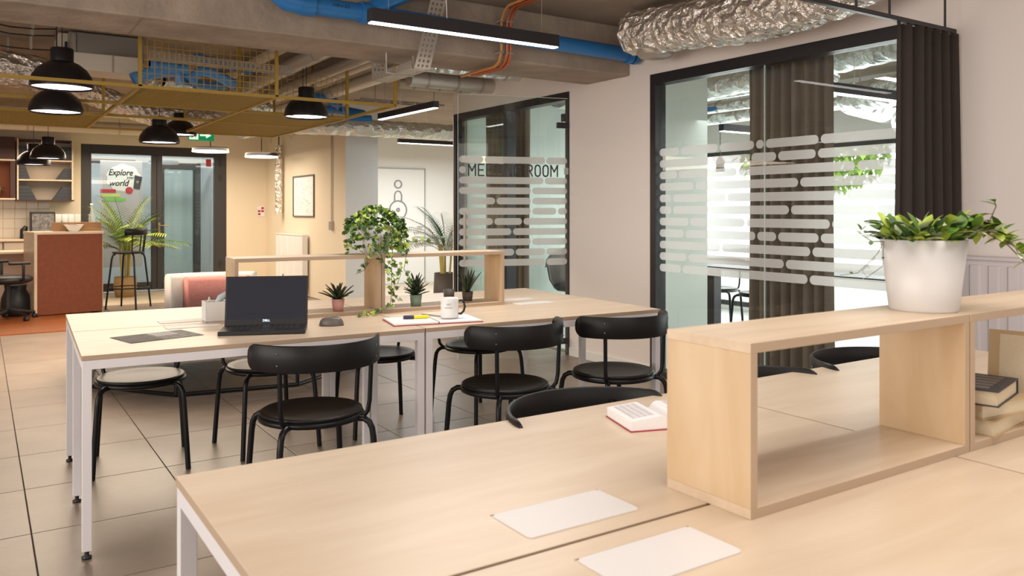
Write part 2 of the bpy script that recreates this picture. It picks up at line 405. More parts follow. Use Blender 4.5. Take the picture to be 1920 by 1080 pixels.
# ---- meeting room doorway (window_2) and open glass door (door_1)
wn = struct(thing('window_2', 'black framed doorway and fixed pane of the far meeting room', None, (XW, 5.66, 0)))
for n_, a in (('frame_rail', (-.01, .10, 0, 2.06, 2.24, 2.31)), ('frame_stile', (-.01, .10, 0, .05, 0, 2.24)), ('frame_stile', (-.01, .10, 1.0, 1.06, 0, 2.24)), ('frame_stile', (-.01, .10, 2.01, 2.06, 0, 2.24)), ('frame_rail', (-.01, .10, 1.06, 2.01, 0, .05))):
    B(*a).build(n_, 'frame_dark', wn, .003)
B(.03, .042, 1.06, 2.01, .05, 2.24).build('pane', 'glass', wn)
B(-.02, .0, .05, .10, 2.05, 2.12).build('door_closer', 'frame_dark', wn, .003)
for z in (.25, 1.95): pass
ang = math.atan2(-.275, .95)
dr = struct(thing('door_1', 'open frameless glass door lettered for the meeting room', None, (3.36, 5.94, 0), ang))
WL = .985
B(0, WL, 0, .010, .012, 2.245).build('glass_leaf', 'glass', dr)
B(-.002, 0, 0, .010, .012, 2.245).build('glass_edge', 'glass_edge', dr)
B(0, WL, 0, .010, 2.245, 2.248).build('glass_edge', 'glass_edge', dr)
B(WL-.10, WL+.01, -.012, .022, 1.985, 2.035).build('hinge', 'frame_dark', dr, .004)
B(WL-.10, WL+.01, -.012, .022, .10, .15).build('hinge', 'frame_dark', dr, .004)
rows = [(.0, .225, .78, WL), None, (.0, .765, WL), (.0, .65, WL), (.10, .33, .65, WL), (.0, .65, .885, WL), (.0, .31, .57, WL), (.0, .475, WL), (.0, .65, WL), (.0, .50, .78, WL), (.0, .30, .78, WL)]
for i, r_ in enumerate(rows):
    z = 1.727-.0876*i-.029
    if r_ is None: segs = [(.0, .075), (.955, WL)]
    else: segs = list(zip(r_[:-1], r_[1:]))
    for a, b in segs:
        MB().prism(stadium(b-a-.014, .058), ((a+b)/2, -.001, z), (1, 0, 0), (0, 0, 1), (0, -.0015, 0)).build('frosted_strip', 'frost', dr)
GL = {'M': [[(0, 0), (0, 1), (.5, .42), (1, 1), (1, 0)]], 'E': [[(1, 0), (0, 0), (0, 1), (1, 1)], [(0, .5), (.85, .5)]], 'T': [[(0, 1), (1, 1)], [(.5, 1), (.5, 0)]], 'I': [[(.0, 0), (.0, 1)]],
      'N': [[(0, 0), (0, 1), (1, 0), (1, 1)]], 'G': [[(1, .8), (.85, .95), (.6, 1), (.4, 1), (.12, .92), (0, .72), (0, .28), (.12, .08), (.4, 0), (.6, 0), (.88, .08), (1, .28), (1, .48), (.6, .48)]],
      'R': [[(0, 0), (0, 1), (.6, 1), (.88, .93), (1, .77), (.88, .55), (.6, .48), (0, .48)], [(.55, .48), (1, 0)]], 'O': [[(.4, 0), (.12, .08), (0, .28), (0, .72), (.12, .92), (.4, 1), (.6, 1), (.88, .92), (1, .72), (1, .28), (.88, .08), (.6, 0), (.4, 0)]]}
u_ = .090
for c_ in 'MEETING ROOM':
    if c_ == ' ': u_ += .045; continue
    w_ = .060 if c_ == 'M' else (.0 if c_ == 'I' else .046); mb = MB()
    for st in GL[c_]:
        P_ = [Vector((u_+x*w_, -.0022, 1.563+y*.094)) for x, y in st]
        for a_, b_ in zip(P_[:-1], P_[1:]):
            e_ = (b_-a_).normalized()*.005; mb.beam(a_-e_, b_+e_, .0015, .0125, (0, 1, 0)) if 0 else mb.beam(a_-e_, b_+e_, .0125, .0015, (0, 1, 0))
    mb.build('letter', 'letter', dr); u_ += w_+.0265
MB().tube([(.045, -.05, .85), (.045, -.05, 1.25)], .011, 10).tube([(.045, -.05, .9), (.045, .0, .9)], .007, 8).tube([(.045, -.05, 1.2), (.045, .0, 1.2)], .007, 8).build('pull_handle', 'steel', dr)
# ---- glass entrance (door_2)
dr = struct(thing('door_2', 'dark grey framed double glass entrance door', None, (1.27, 13.70, 0)))
WD = 2.12
for n_, a in (('frame_stile', (0, .14, 0, .10, 0, 2.27)), ('frame_stile', (WD-.19, WD, 0, .10, 0, 2.27)), ('frame_rail', (.14, WD-.19, 0, .10, 2.13, 2.27)), ('door_stile', (.98, 1.052, -.01, .07, .03, 2.13)), ('door_stile', (1.060, 1.135, -.01, .07, .03, 2.13)), ('door_rail', (.14, .98, 0, .07, .03, .15)), ('door_rail', (1.135, WD-.19, 0, .07, .03, .15))):
    B(*a).build(n_, 'door_frame', dr, .004)
B(.14, .98, .02, .03, .15, 2.13).build('pane', 'glass', dr); B(1.135, WD-.19, .02, .03, .15, 2.13).build('pane', 'glass', dr)
h = MB().tube([(1.09, -.01, 1.03), (1.09, -.06, 1.03), (1.22, -.06, 1.03)], .010, 8).build('handle', 'brass', dr)
MB().box(1.075, 1.105, -.016, -.008, .86, 1.08).build('handle_plate', 'brass', dr)
for z in (.35, 1.75, 2.0): MB().tube([(WD-.10, -.01, z), (WD-.10, -.01, z+.1)], .014, 8).build('hinge', 'door_frame', dr)
B(1.80, 1.88, .012, .018, 1.98, 2.10).build('fire_notice', 'red', dr)
# ---- lobby behind the entrance
w = MB().box(1.1, 1.2, 13.85, 16, 0, HC).box(3.5, 3.6, 13.85, 16, 0, HC).box(1.1, 3.6, 16, 16.1, 0, HC).build('wall_lobby', 'wall_blue'); struct(w, 'cool white lobby walls behind the entrance')
struct(B(1.1, 3.6, 13.85, 16, -.05, .0).build('floor', 'room_floor'), 'pale lobby floor'); struct(B(1.1, 3.6, 13.85, 16, HC, HC+.05).build('ceiling', 'wall_white'), 'white lobby ceiling')
dr = struct(thing('door_3', 'dark framed outer lobby door lit by daylight', None, (2.55, 15.0, 0)))
for n_, a in (('frame_stile', (0, .12, 0, .08, 0, 2.1)), ('frame_stile', (.60, .72, 0, .08, 0, 2.1)), ('frame_rail', (.12, .60, 0, .08, 1.98, 2.1)), ('frame_rail', (.12, .60, 0, .08, 0, .14))):
    B(*a).build(n_, 'door_frame', dr, .004)
B(.12, .60, .03, .04, .14, 1.98).build('pane', 'glass', dr)
l_ = B(1.4, 2.2, 14.9, 14.98, 2.05, 2.12).build('lobby_transom', 'door_frame'); struct(l_, 'dark transom bar behind the banner')
# ---- washroom door
dr = struct(thing('door_4', 'flush white washroom door with an outlined figure', None, (5.66, 12.78, 0)))
B(0, .89, 0, .02, .01, 1.985).build('door_leaf', 'wall_white', dr, .003)
MB().box(-.02, -.008, -.004, .02, 0, 2.0).box(.898, .91, -.004, .02, 0, 2.0).box(-.02, .91, -.004, .02, 1.993, 2.005).build('door_gap', 'ink_soft', dr)
def ring(r, cx, cz, wd=.012, n=28):
    return MB().tube([(cx+r*cos(2*pi*i/n), -.004, cz+r*sin(2*pi*i/n)) for i in range(n)], wd, 6, closed=True)
ring(.065, .38, 1.72).build('figure_head', 'ink', dr)
ring(.16, .38, 1.275).build('figure_body', 'ink', dr); ring(.025, .38, 1.28).build('figure_dot', 'ink', dr)
MB().tube([(.315, -.004, 1.42), (.315, -.004, 1.54), (.34, -.004, 1.59), (.38, -.004, 1.605), (.42, -.004, 1.59), (.445, -.004, 1.54), (.445, -.004, 1.42)], .012, 6).build('figure_neck', 'ink', dr)
MB().tube([(.83, -.01, .98), (.83, -.05, .98), (.72, -.05, .98)], .010, 8).build('handle', 'steel', dr)
# ---- meeting room windows (window_3) on the daylight side
wl = MB().box(8.0, 8.15, -1, 7.7, 2.02, HC).box(8.0, 8.15, -1, 1.2, 0, 2.02).box(8.0, 8.15, -1, 7.7, 0, .06).build('wall_window_side', 'wall_white'); struct(wl, 'white wall above the meeting room windows')
for k, (a, b) in enumerate(((1.2, 2.75), (2.75, 4.3), (4.3, 5.85), (5.85, 7.7))):
    wn = struct(thing('window_%d' % (k+3), 'tall daylight window of the meeting room', None, (8.0, a, 0)))
    L_ = b-a
    for n_, q in (('frame_stile', (0, .06, 0, .04, .06, 2.02)), ('frame_stile', (0, .06, L_-.04, L_, .06, 2.02)), ('frame_rail', (0, .06, .04, L_-.04, 1.97, 2.02)), ('frame_rail', (0, .06, .04, L_-.04, .06, .12))):
        B(*q).build(n_, 'door_frame', wn)
    B(.02, .03, .04, L_-.04, .12, 1.97).build('pane', 'glass_green', wn)

# ================================================================= BENCH DESKS
def band(o, ax):  # gives the faces along the chosen axes a darker colour
    o.data.materials.append(M['edge_dark'])
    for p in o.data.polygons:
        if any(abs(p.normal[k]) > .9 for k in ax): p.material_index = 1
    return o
def bench(label, group, loc, rz, L, ydep, ends):
    """two back-to-back tops on one white frame; local origin at left front corner, y to the back"""
    t = thing('bench_desk', label, 'desk', loc, rz, group)
    d = ydep
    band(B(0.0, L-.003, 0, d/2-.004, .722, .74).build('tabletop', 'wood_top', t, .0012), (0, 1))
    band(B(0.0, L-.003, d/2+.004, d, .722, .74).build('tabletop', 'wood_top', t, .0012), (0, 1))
    W_ = .032; R_ = .034
    for y in (.002, d/2-W_/2, d-W_-.002):
        B(W_, L-W_-.003, y, y+W_, .722-R_, .7215).build('apron_rail', 'desk_white', t, .0015)
    for x in (.002, L-W_-.005):
        B(x, x+W_, W_, d-W_, .722-R_, .7215).build('end_rail', 'desk_white', t, .0015)
        for y in (.002, d/2-W_/2, d-W_-.002):
            lg = B(x, x+W_, y, y+W_, .03, .7215).build('leg', 'desk_white', t, .0015)
            MB().lathe([(0, 0), (.016, 0), (.018, .008), (.008, .012), (.008, .03), (0, .03)], 10, (x+W_/2, y+W_/2, 0)).build('levelling_foot', 'black', lg)
    return t
RF = radians(-2.4)
def rotp(o, x, y, a=RF): return (o[0]+x*cos(a)-y*sin(a), o[1]+x*sin(a)+y*cos(a))
FO = (.307, 3.295)
fa = bench('pale birch bench desk with the open laptop, left half of the far row', 'white legged bench desks', (*FO, 0), RF, 1.36, 1.375, 0)
fb = bench('pale birch bench desk with the white mug, right half of the far row', 'white legged bench desks', (*rotp(FO, 1.362, 0), 0), RF, 1.375, 1.375, 0)
NO = (.324, .335)
bench('pale birch bench desk nearest the camera, holding the open book', 'white legged bench desks', (*NO, 0), 0, 1.42, 1.37, 0)
bench('pale birch bench desk near the radiator, under the white planter end', 'white legged bench desks', (NO[0]+1.422, NO[1], 0), 0, 1.40, 1.37, 0)
# cable flaps
def flap(name_l, loc, rz, w=.235, d=.118):
    t = thing('cable_flap', name_l, 'cable flap', loc, rz, 'white cable flaps in the desks')
    MB().prism([(x*w, y*d) for x, y in ((-.47, -.5), (.47, -.5), (.5, -.44), (.5, .44), (.47, .5), (-.47, .5), (-.5, .44), (-.5, -.44))], (0, 0, 0), (1, 0, 0), (0, 1, 0), (0, 0, .0025)).build('flap_plate', 'flap', t, .0008)
    MB().box(-w/2-.001, w/2+.001, d/2, d/2+.002, 0, .0015).build('hinge_line', 'wood_edge', t)
flap('white cable flap near the left end of the small shelf, behind the desk seam', (.852, 1.125, .74), 0)
flap('white cable flap at the bottom edge, in front of the desk seam', (.865, .905, .74), 0)
p = rotp(FO, .478, .80); flap('white cable flap behind the brochure, farther of two', (*p, .74), RF, .235, .10)
p = rotp(FO, .478, .60); flap('white cable flap behind the brochure, nearer of two', (*p, .74), RF, .235, .10)
p = rotp(FO, 2.30, .585); flap('white cable flap right of the far shelves, nearer of two', (*p, .74), RF, .235, .10)
p = rotp(FO, 2.30, .79); flap('white cable flap right of the far shelves, farther of two', (*p, .74), RF, .235, .10)

# desk-top box shelves
def box_shelf(label, loc, rz, L=.70, D=.20, H=.30):
    t = thing('box_shelf', label, 'shelf', loc, rz, 'open wooden box shelves on the desks'); T = .018
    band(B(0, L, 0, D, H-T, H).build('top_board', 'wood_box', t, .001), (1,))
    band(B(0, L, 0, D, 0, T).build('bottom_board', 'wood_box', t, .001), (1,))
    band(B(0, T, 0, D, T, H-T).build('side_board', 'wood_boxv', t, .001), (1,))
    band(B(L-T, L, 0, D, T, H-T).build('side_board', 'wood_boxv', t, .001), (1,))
    return t
box_shelf('open birch box shelf in the foreground, empty, white planter on top', (1.092, .926, .74), 0, .705, .20)
box_shelf('open birch box shelf at the right edge with the stacked books', (1.803, .926, .74), 0, .705, .20)
RS = radians(-1.6)
box_shelf('open birch box shelf behind the laptop on the far desk', (*rotp(FO, .662, .60), .74), RF, .727, .20)
box_shelf('open birch box shelf behind the white mug on the far desk', (*rotp(FO, 1.392, .60), .74), RF, .727, .20)

# ================================================================= CHAIRS
def make_chair(label, group, loc, rz, cat='chair'):
    t = thing('round_seat_chair', label, cat, loc, rz, group)
    MB().lathe([(0, .444), (.10, .446), (.165, .452), (.198, .460), (.205, .456), (.203, .446), (.19, .441), (0, .438)], 36).build('seat', 'chair_black', t)
    MB().tube([(.200*cos(2*pi*i/32), .200*sin(2*pi*i/32), .434) for i in range(32)], .0135, 8, closed=True).build('seat_ring', 'chair_tube', t)
    for a in (45, 135, 225, 315):
        c, s_ = cos(radians(a)), sin(radians(a))
        pr = [(.195, .428), (.228, .428), (.250, .415), (.262, .392), (.268, .355), (.285, .15), (.296, 0)]
        MB().tube([(r*c, r*s_, z) for r, z in pr], .0125, 10).build('leg', 'chair_tube', t)
    # backrest band : rounded strip bent around -y
    R0 = .262; TH = .012; mb = MB(); hw = .052; vs = []; fs = []; SM = R0*radians(81); cr_ = .044
    cols = [-SM+cr_*(1-cos(radians(q))) for q in (0, 15, 30, 45, 60, 75, 90)]
    cols += [-SM+cr_+(2*SM-2*cr_)*k/20 for k in range(1, 20)]+[-q for q in cols[::-1]]
    for s_ in cols:
        e = max(0, abs(s_)-(SM-cr_)); hh = hw-cr_+math.sqrt(max(0, cr_*cr_-e*e)); a = radians(-90)+s_/R0; zc = .703
        for (r, q) in ((R0, -.93), (R0+.003, -1), (R0+TH-.003, -1), (R0+TH, -.93), (R0+TH, .93), (R0+TH-.003, 1), (R0+.003, 1), (R0, .93)):
            vs.append((r*cos(a), r*sin(a), zc+hh*q))
    for i in range(len(cols)-1):
        for j in range(8): fs.append((i*8+j, (i+1)*8+j, (i+1)*8+(j+1) % 8, i*8+(j+1) % 8))
    o = (len(cols)-1)*8; fs += [tuple(range(8)), tuple(range(o, o+8))[::-1]]
    mb.add(vs, fs, True); br = mb.build('backrest', 'chair_black', t)
    es = br.modifiers.new('edge', 'EDGE_SPLIT'); es.split_angle = radians(50)
    for sgn in (-1, 1):
        a = radians(-90+sgn*47); c, s_ = cos(a), sin(a)
        MB().tube([(.198*c, .198*s_, .430), (.222*c, .222*s_, .436), (.240*c, .240*s_, .458), (.248*c, .248*s_, .50), (.257*c, .257*s_, .72)], .0095, 8).build('back_post', 'chair_tube', t)
        for z in (.68, .725):
            MB().lathe([(0, .0), (.004, 0), (.004, .002), (0, .003)], 8).build('screw', 'screw', br).matrix_local = Matrix.Translation((.275*c, .275*s_, z)) @ Matrix.Rotation(a, 4, 'Z') @ Matrix.Rotation(pi/2, 4, 'Y')
    return t
G = 'black round seat chairs around the bench desks'
ch = make_chair('black round seat chair in front of the laptop, back to the camera', G, (1.135, 3.22, 0), 0)
def chair(lab, x, y, rz):
    c = dup(ch, (x, y, 0), rz, lab)
    if y > 4: c.scale = (1, 1, .962)
    return c
chair('black round seat chair in front of the white mug, back to the camera', 2.07, 3.21, radians(6))
chair('black round seat chair at the right end of the far desk, before the white wall', 2.70, 3.17, radians(-2))
chair('black round seat chair on the far side of the far desk, behind its left legs', .68, 4.43, pi-.15)
chair('black round seat chair on the far side of the far desk, behind the laptop chair', 1.30, 4.40, pi+.1)
chair('black round seat chair across the far desk, seen left of its centre legs', 1.96, 4.40, pi-.1)
chair('black round seat chair across the far desk, seen right of its centre legs', 2.60, 4.34, pi+.2)
chair('black chair behind the near desk whose back shows left of the open book', 1.36, 1.60, pi+.12)
chair('black chair behind the near desk, sliver of its back inside the front box shelf', 1.98, 1.58, pi)
chair('black chair behind the near desk, curved back seen through the front box shelf', 2.62, 1.60, pi+.08)

# ================================================================= THINGS ON THE FAR DESK
def fd(x, y, z=.74): p = rotp(FO, x, y); return (p[0], p[1], z)
# laptop
a = radians(-7); t = thing('laptop', 'black open laptop with a dark screen on the far desk', 'laptop', (1.02, 3.50, .74), a-radians(15))
B(-.178, .178, -.065, .125, 0, .018).build('base', 'laptop', t, .003)
kb = MB()
for r in range(5):
    for c_ in range(13): kb.box(-.15+c_*.0232, -.15+c_*.0232+.019, .0+r*.021, .0+r*.021+.017, .018, .0195)
tag(kb.build('keyboard', 'key', t), kind='stuff')
B(-.05, .05, -.058, -.008, .018, .0188).build('touchpad', 'key', t)
sc = thing('lid', None, None, (0, .124, .014)); sc.parent = t; sc.rotation_euler = (radians(-13), 0, 0)
B(-.178, .178, 0, .008, 0, .222).build('lid_shell', 'laptop', sc, .003)
B(-.168, .168, -.0012, 0, .030, .214).build('screen', 'screen', sc)
text('brand_mark', 'DELL', .014, 'glow', sc, (0, -.002, .018), (pi/2, 0, 0), .0003, align='CENTER')
# mouse
t = thing('computer_mouse', 'dark grey computer mouse right of the laptop', 'mouse', (1.345, 3.55, .74), radians(60))
mb = MB(); vs = []; fs = []; nu, nv = 20, 8
for i in range(nv+1):
    ph = pi/2*i/nv
    for j in range(nu):
        th = 2*pi*j/nu; vs.append((.033*cos(th)*cos(ph)**.45, .056*sin(th)*cos(ph)**.45, .040*sin(ph)))
for i in range(nv):
    for j in range(nu): fs.append((i*nu+j, i*nu+(j+1) % nu, (i+1)*nu+(j+1) % nu, (i+1)*nu+j))
fs.append(tuple(range(nu))[::-1]); mb.add(vs, fs, True); mb.build('mouse_body', 'mouse', t)
B(-.003, .003, .030, .044, .022, .030).build('scroll_wheel', 'black', t, .001)
# pen box
t = thing('pen_box', 'white cube pen box left of the laptop', 'box', (.945, 4.03, .74), RF)
W_ = .053
MB().box(-W_, W_, -W_, -W_+.004, 0, .093).box(-W_, W_, W_-.004, W_, 0, .093).box(-W_, -W_+.004, -W_, W_, 0, .093).box(W_-.004, W_, -W_, W_, 0, .093).box(-W_, W_, -W_, W_, 0, .004).build('box_body', 'white', t, .002)
def clip(lab, x, y, a, m):
    t = thing('paper_clip_tag', lab, 'clip', (x, y, .78), a)
    MB().prism([(-.02, 0), (.02, 0), (.022, .05), (.006, .058), (0, .075), (-.01, .055), (-.022, .05)], (0, 0, 0), (1, 0, .2), (0, .1, 1), (0, .006, 0)).build('clip_body', m, t, .001)
clip('small white tag sticking out of the pen box, left one', .92, 4.02, .3, 'white')
t = thing('rubber', 'small pale blue and white rubber in the pen box', 'eraser', (.975, 4.02, .825), .3)
MB().tube([(-.03, 0, .0), (-.01, 0, .022), (.015, 0, .036), (.034, 0, .046)], [.010, .016, .013, .010], 10).build('rubber_body', mat('pale_blue', (.55, .68, .76), .6), t)
# brochure
t = thing('brochure', 'grey printed photo brochure on the left end of the far desk', 'brochure', (.62, 3.64, .74), radians(14))
MB().box(-.15, .15, -.105, .105, 0, .002).build('brochure_sheet', 'photo_grey', t)
MB().box(-.148, -.02, -.10, .10, .002, .0026).build('printed_photo', 'photo_dark', t)
MB().box(.0, .09, .0, .10, .002, .0026).build('text_block', 'paper', t)
mb = MB()
for r in range(7):
    for c_ in range(6): mb.box(.006+c_*.014, .006+c_*.014+.009, .008+r*.013, .008+r*.013+.005, .0026, .003)
tag(mb.build('printed_text', 'black', t), kind='stuff')
# notebook with highlighter, second sheet, mug
t = thing('notebook', 'open white notebook with a dark red cover under the mug', 'notebook', (1.80, 3.43, .74), radians(-12))
B(-.215, .215, -.12, .12, 0, .004).build('cover', 'cover_red', t, .001)
B(-.21, -.003, -.117, .117, .004, .011).build('page_block', 'paper', t, .001)
B(.003, .21, -.117, .117, .004, .010).build('page_block', 'paper', t, .001)
MB().tube([(0, -.117, .011), (0, .117, .011)], .003, 8).build('spine_ring', 'steel', t)
t = thing('highlighter', 'yellow highlighter with a dark cap lying on the notebook', 'highlighter', (1.735, 3.47, .7595), radians(-18))
MB().tube([(-.012, 0, 0), (.055, 0, 0), (.06, 0, 0)], [.0088, .0088, .006], 12).build('barrel', 'marker', t)
MB().tube([(-.062, 0, 0), (-.058, 0, 0), (-.012, 0, 0)], [.006, .0095, .0095], 12).build('cap', 'marker_cap', t)
t = thing('ballpoint_pen', 'thin grey pen lying across the notebook fold', 'pen', (1.84, 3.52, .7555), radians(105))
MB().tube([(-.07, 0, 0), (.06, 0, 0), (.072, 0, 0)], [.004, .004, .0015], 8).build('barrel', 'steel', t)
t = thing('mug', 'white mug with a black handle and small print on the notebook', 'mug', (1.885, 3.415, .7515), radians(-20))
MB().lathe([(0, .004), (.038, .004), (.040, .0), (.0425, .006), (.0425, .094), (.0405, .096), (.0385, .094), (.0385, .01), (0, .008)], 28).build('mug_body', 'white', t)
MB().tube([(.040, 0, .080), (.058, 0, .083), (.070, 0, .072), (.074, 0, .052), (.068, 0, .030), (.055, 0, .018), (.040, 0, .020)], .0055, 10).build('mug_handle', 'laptop', t)
for (txt, z, s_, mm) in (('ball', .064, .014, 'ink_soft'), ('BEFORE', .048, .0105, 'ink_soft')):
    o = text('mug_print', txt, s_, mm, t, (-.012, -.0430, z), (pi/2, 0, radians(-12)), .0004, align='CENTER')

# small plants
def succ(lab, loc, pot, rt, rb, h, n, Lf, wf, spread, mdark='leaf_dark', up=0):
    t = thing('potted_succulent', lab, 'plant', loc, 0, 'small succulents on the far shelves')
    p = MB().lathe([(0, 0), (rb, 0), (rt, h), (rt-.003, h), (rt-.004, h-.008), (0, h-.008)], 24).build('pot', pot, t)
    MB().lathe([(rt-.004, h-.007), (0, h-.004)], 16).build('soil', 'soil', p)
    for i in range(n):
        f_ = i/n; a = i*2.399; el = radians(86-spread*f_)
        mb = MB(); d = (cos(a)*cos(el), sin(a)*cos(el), sin(el))
        leaf_into(mb, (cos(a)*.006, sin(a)*.006, h-.006+up*(1-f_)), d, (0, 0, 1), Lf*(.75+.35*random.random()), wf, .12, 5, .7, .25)
        o = mb.build('leaf', mdark, t); sol = o.modifiers.new('s', 'SOLIDIFY'); sol.thickness = .003
    return t
succ('spiky succulent in a pink pot on the far shelf right of the laptop', (*rotp(FO, 1.18, .66), .758), 'pot_pink', .033, .025, .062, 24, .095, .014, 62)
succ('upright succulent in a green pot on the far shelf', (*rotp(FO, 1.61, .665), .758), 'pot_green', .033, .026, .060, 40, .075, .012, 62, up=.045)
succ('slender succulent in a dark pot behind the white mug', (*rotp(FO, 1.96, .74), .758), 'pot_dark', .032, .026, .052, 14, .13, .011, 24)
succ('slender succulent behind the laptop, only its tips showing', (*rotp(FO, .90, .72), .758), 'pot_dark', .03, .025, .05, 11, .15, .011, 24)
t = thing('small_dark_pot', 'small dark pot beside the slender succulent on the far desk', 'pot', (2.27, 4.12, .74))
MB().lathe([(0, 0), (.028, 0), (.034, .07), (.030, .07), (.028, .01), (0, .01)], 20).build('pot', 'pot_dark', t)

# ivy
iv = thing('potted_ivy', 'trailing ivy in a white pot on the far shelves', 'plant', (*rotp(FO, 1.40, .70), 1.04))
pt = MB().lathe([(0, 0), (.062, 0), (.082, .145), (.077, .145), (.074, .13), (0, .13)], 28).build('pot', 'pot_white', iv)
MB().lathe([(.075, .131), (0, .135)], 18).build('soil', 'soil', pt)
lf = MB(); lf2 = MB(); lf3 = MB()
for i in range(620):
    a = random.uniform(0, 2*pi); e = random.random()
    r = .17*math.sqrt(random.random()); z = .255-1.8*r*r*2.2-.03*random.random()
    if i > 300:
        r = random.uniform(.095, .17); z = random.uniform(.03, .20)-(r-.1)*.3
        if random.random() < .25 and sin(a) < 0: continue
    (lf if random.random() < .6 else lf2).__class__; m_ = random.choice((lf, lf, lf3, lf3, lf2))
    ivy_into(m_, (r*cos(a), r*sin(a)*.8, z), random.uniform(.022, .036), rrot(1.1))
sb = MB()
trails = [[(.03, -.105, .13), (.035, -.125, .02), (.03, -.125, -.10), (.03, -.125, -.20), (.02, -.13, -.255), (-.05, -.16, -.285), (-.14, -.20, -.292), (-.2, -.22, -.292)],
          [(-.02, -.105, .10), (-.03, -.125, 0), (.0, -.125, -.07), (.05, -.125, -.13), (.04, -.125, -.2), (.07, -.128, -.24)],
          [(-.05, -.10, .10), (-.10, -.12, -.02), (-.11, -.12, -.07), (-.16, -.12, -.09)],
          [(.08, -.08, .10), (.12, -.12, .02), (.10, -.125, -.08), (.14, -.125, -.13), (.12, -.125, -.18)],
          [(.10, -.04, .10), (.17, -.06, .06), (.23, -.08, .07), (.28, -.10, .05)],
          [(.0, -.12, .10), (.01, -.13, .0), (.05, -.13, -.05), (.08, -.13, -.10), (.06, -.13, -.15)]]
for tr in trails:
    pts = [Vector(p) for p in tr]; sb.tube(pts, .0016, 5)
    for p, q in zip(pts[:-1], pts[1:]):
        m = max(3, int((q-p).length/.016))
        for k in range(m):
            c = p.lerp(q, k/m)+Vector((random.uniform(-.02, .02), random.uniform(-.008, .004), random.uniform(-.006, .014)))
            if c.z < -.285: c.z = -.285
            ivy_into(random.choice((lf, lf3, lf2)), c, random.uniform(.018, .032), Matrix.Rotation(radians(60), 3, 'X') @ rrot(.5))
tag(lf.build('foliage', 'leaf', iv), kind='stuff'); tag(lf3.build('foliage', 'leaf_mid', iv), kind='stuff'); tag(lf2.build('foliage', 'leaf_light', iv), kind='stuff'); sb.build('trailing_stem', 'stem', iv)

# ================================================================= NEAR DESK
pl = thing('potted_trailing_plant', 'large white pot of variegated trailing plant on the front box shelf', 'plant', (1.79, 1.025, 1.04))
p = MB().lathe([(0, 0), (.070, 0), (.072, .004), (.090, .160), (.086, .160), (.083, .145), (0, .145)], 40).build('pot', 'pot_white', pl)
MB().lathe([(.084, .146), (0, .152)], 20).build('soil', 'soil', p)
cam_right = Vector((.836, -.549, 0))
for i in range(170):
    a = random.uniform(0, 2*pi); r = .085*math.sqrt(random.random()); b = (r*cos(a), r*sin(a), .150)
    el = radians(random.uniform(15, 75)); d = Vector((cos(a)*cos(el)*.6, sin(a)*cos(el)*.6, sin(el)*.9))
    mb = MB(); st = Vector(b)+d*random.uniform(.005, .055); leaf_into(mb, st, (d.x+random.uniform(-.6, .6), d.y+random.uniform(-.6, .6), random.uniform(0, .9)), (0, 0, 1), random.uniform(.030, .050), random.uniform(.020, .032), .2, 4, .8)
    mb.build('leaf', random.choice(('leaf', 'leaf', 'leaf_light', 'leaf_light', 'leaf_mid', 'leaf_white')), pl)
def trail(pts, nl, mats, sz=(.026, .042), r=.0013):
    V_ = [Vector(p) for p in pts]; MB().tube(V_, r, 6).build('trailing_stem', 'stem', pl)
    for k in range(nl):
        f_ = (k+.5)/nl*(len(V_)-1); i = int(f_); c = V_[i].lerp(V_[i+1], f_-i)
        mb = MB(); leaf_into(mb, c, (random.uniform(-1, 1), random.uniform(-1, 1), random.uniform(-.5, .8)), (0, 0, 1), random.uniform(*sz), random.uniform(*sz)*.6, .2, 4, .8); mb.build('leaf', random.choice(mats), pl)
def cr(u, v, z): return tuple(Vector((0, 0, z))+cam_right*u+Vector((-.3, -.6, 0))*v)
trail([cr(.07, 0, .16), cr(.11, .02, .185), cr(.15, .03, .175), cr(.19, .04, .145), cr(.21, .05, .12)], 55, ('leaf_light', 'leaf_light', 'leaf', 'leaf_white'))
trail([cr(.08, -.03, .16), cr(.10, -.02, .21), cr(.14, 0, .20), cr(.175, 0, .18), cr(.20, 0, .15)], 48, ('leaf_light', 'leaf', 'leaf_light'))
trail([cr(.10, 0, .17), cr(.15, 0, .20), cr(.165, 0, .235), cr(.16, 0, .25)], 5, ('leaf_light', 'leaf'))
trail([cr(.12, .03, .18), cr(.17, .04, .15), cr(.21, .04, .11), cr(.26, .05, .08), cr(.33, .05, .06)], 3, ('leaf_light',))
trail([cr(-.08, 0, .155), cr(-.12, .01, .155), cr(-.15, .01, .175), cr(-.135, .01, .19)], 7, ('leaf_dark', 'leaf', 'leaf_white'), (.012, .024), .0008)
trail([cr(-.09, 0, .155), cr(-.11, .02, .13), cr(-.13, .02, .11), cr(-.16, .03, .085), cr(-.20, .03, .08)], 3, ('leaf_pale', 'leaf'), (.008, .016), .0007)
trail([cr(-.09, 0, .15), cr(-.10, .02, .10), cr(-.135, .02, .075), cr(-.15, .03, .09), cr(-.12, .03, .12)], 3, ('leaf_pale', 'leaf_dark'), (.008, .016), .0007)

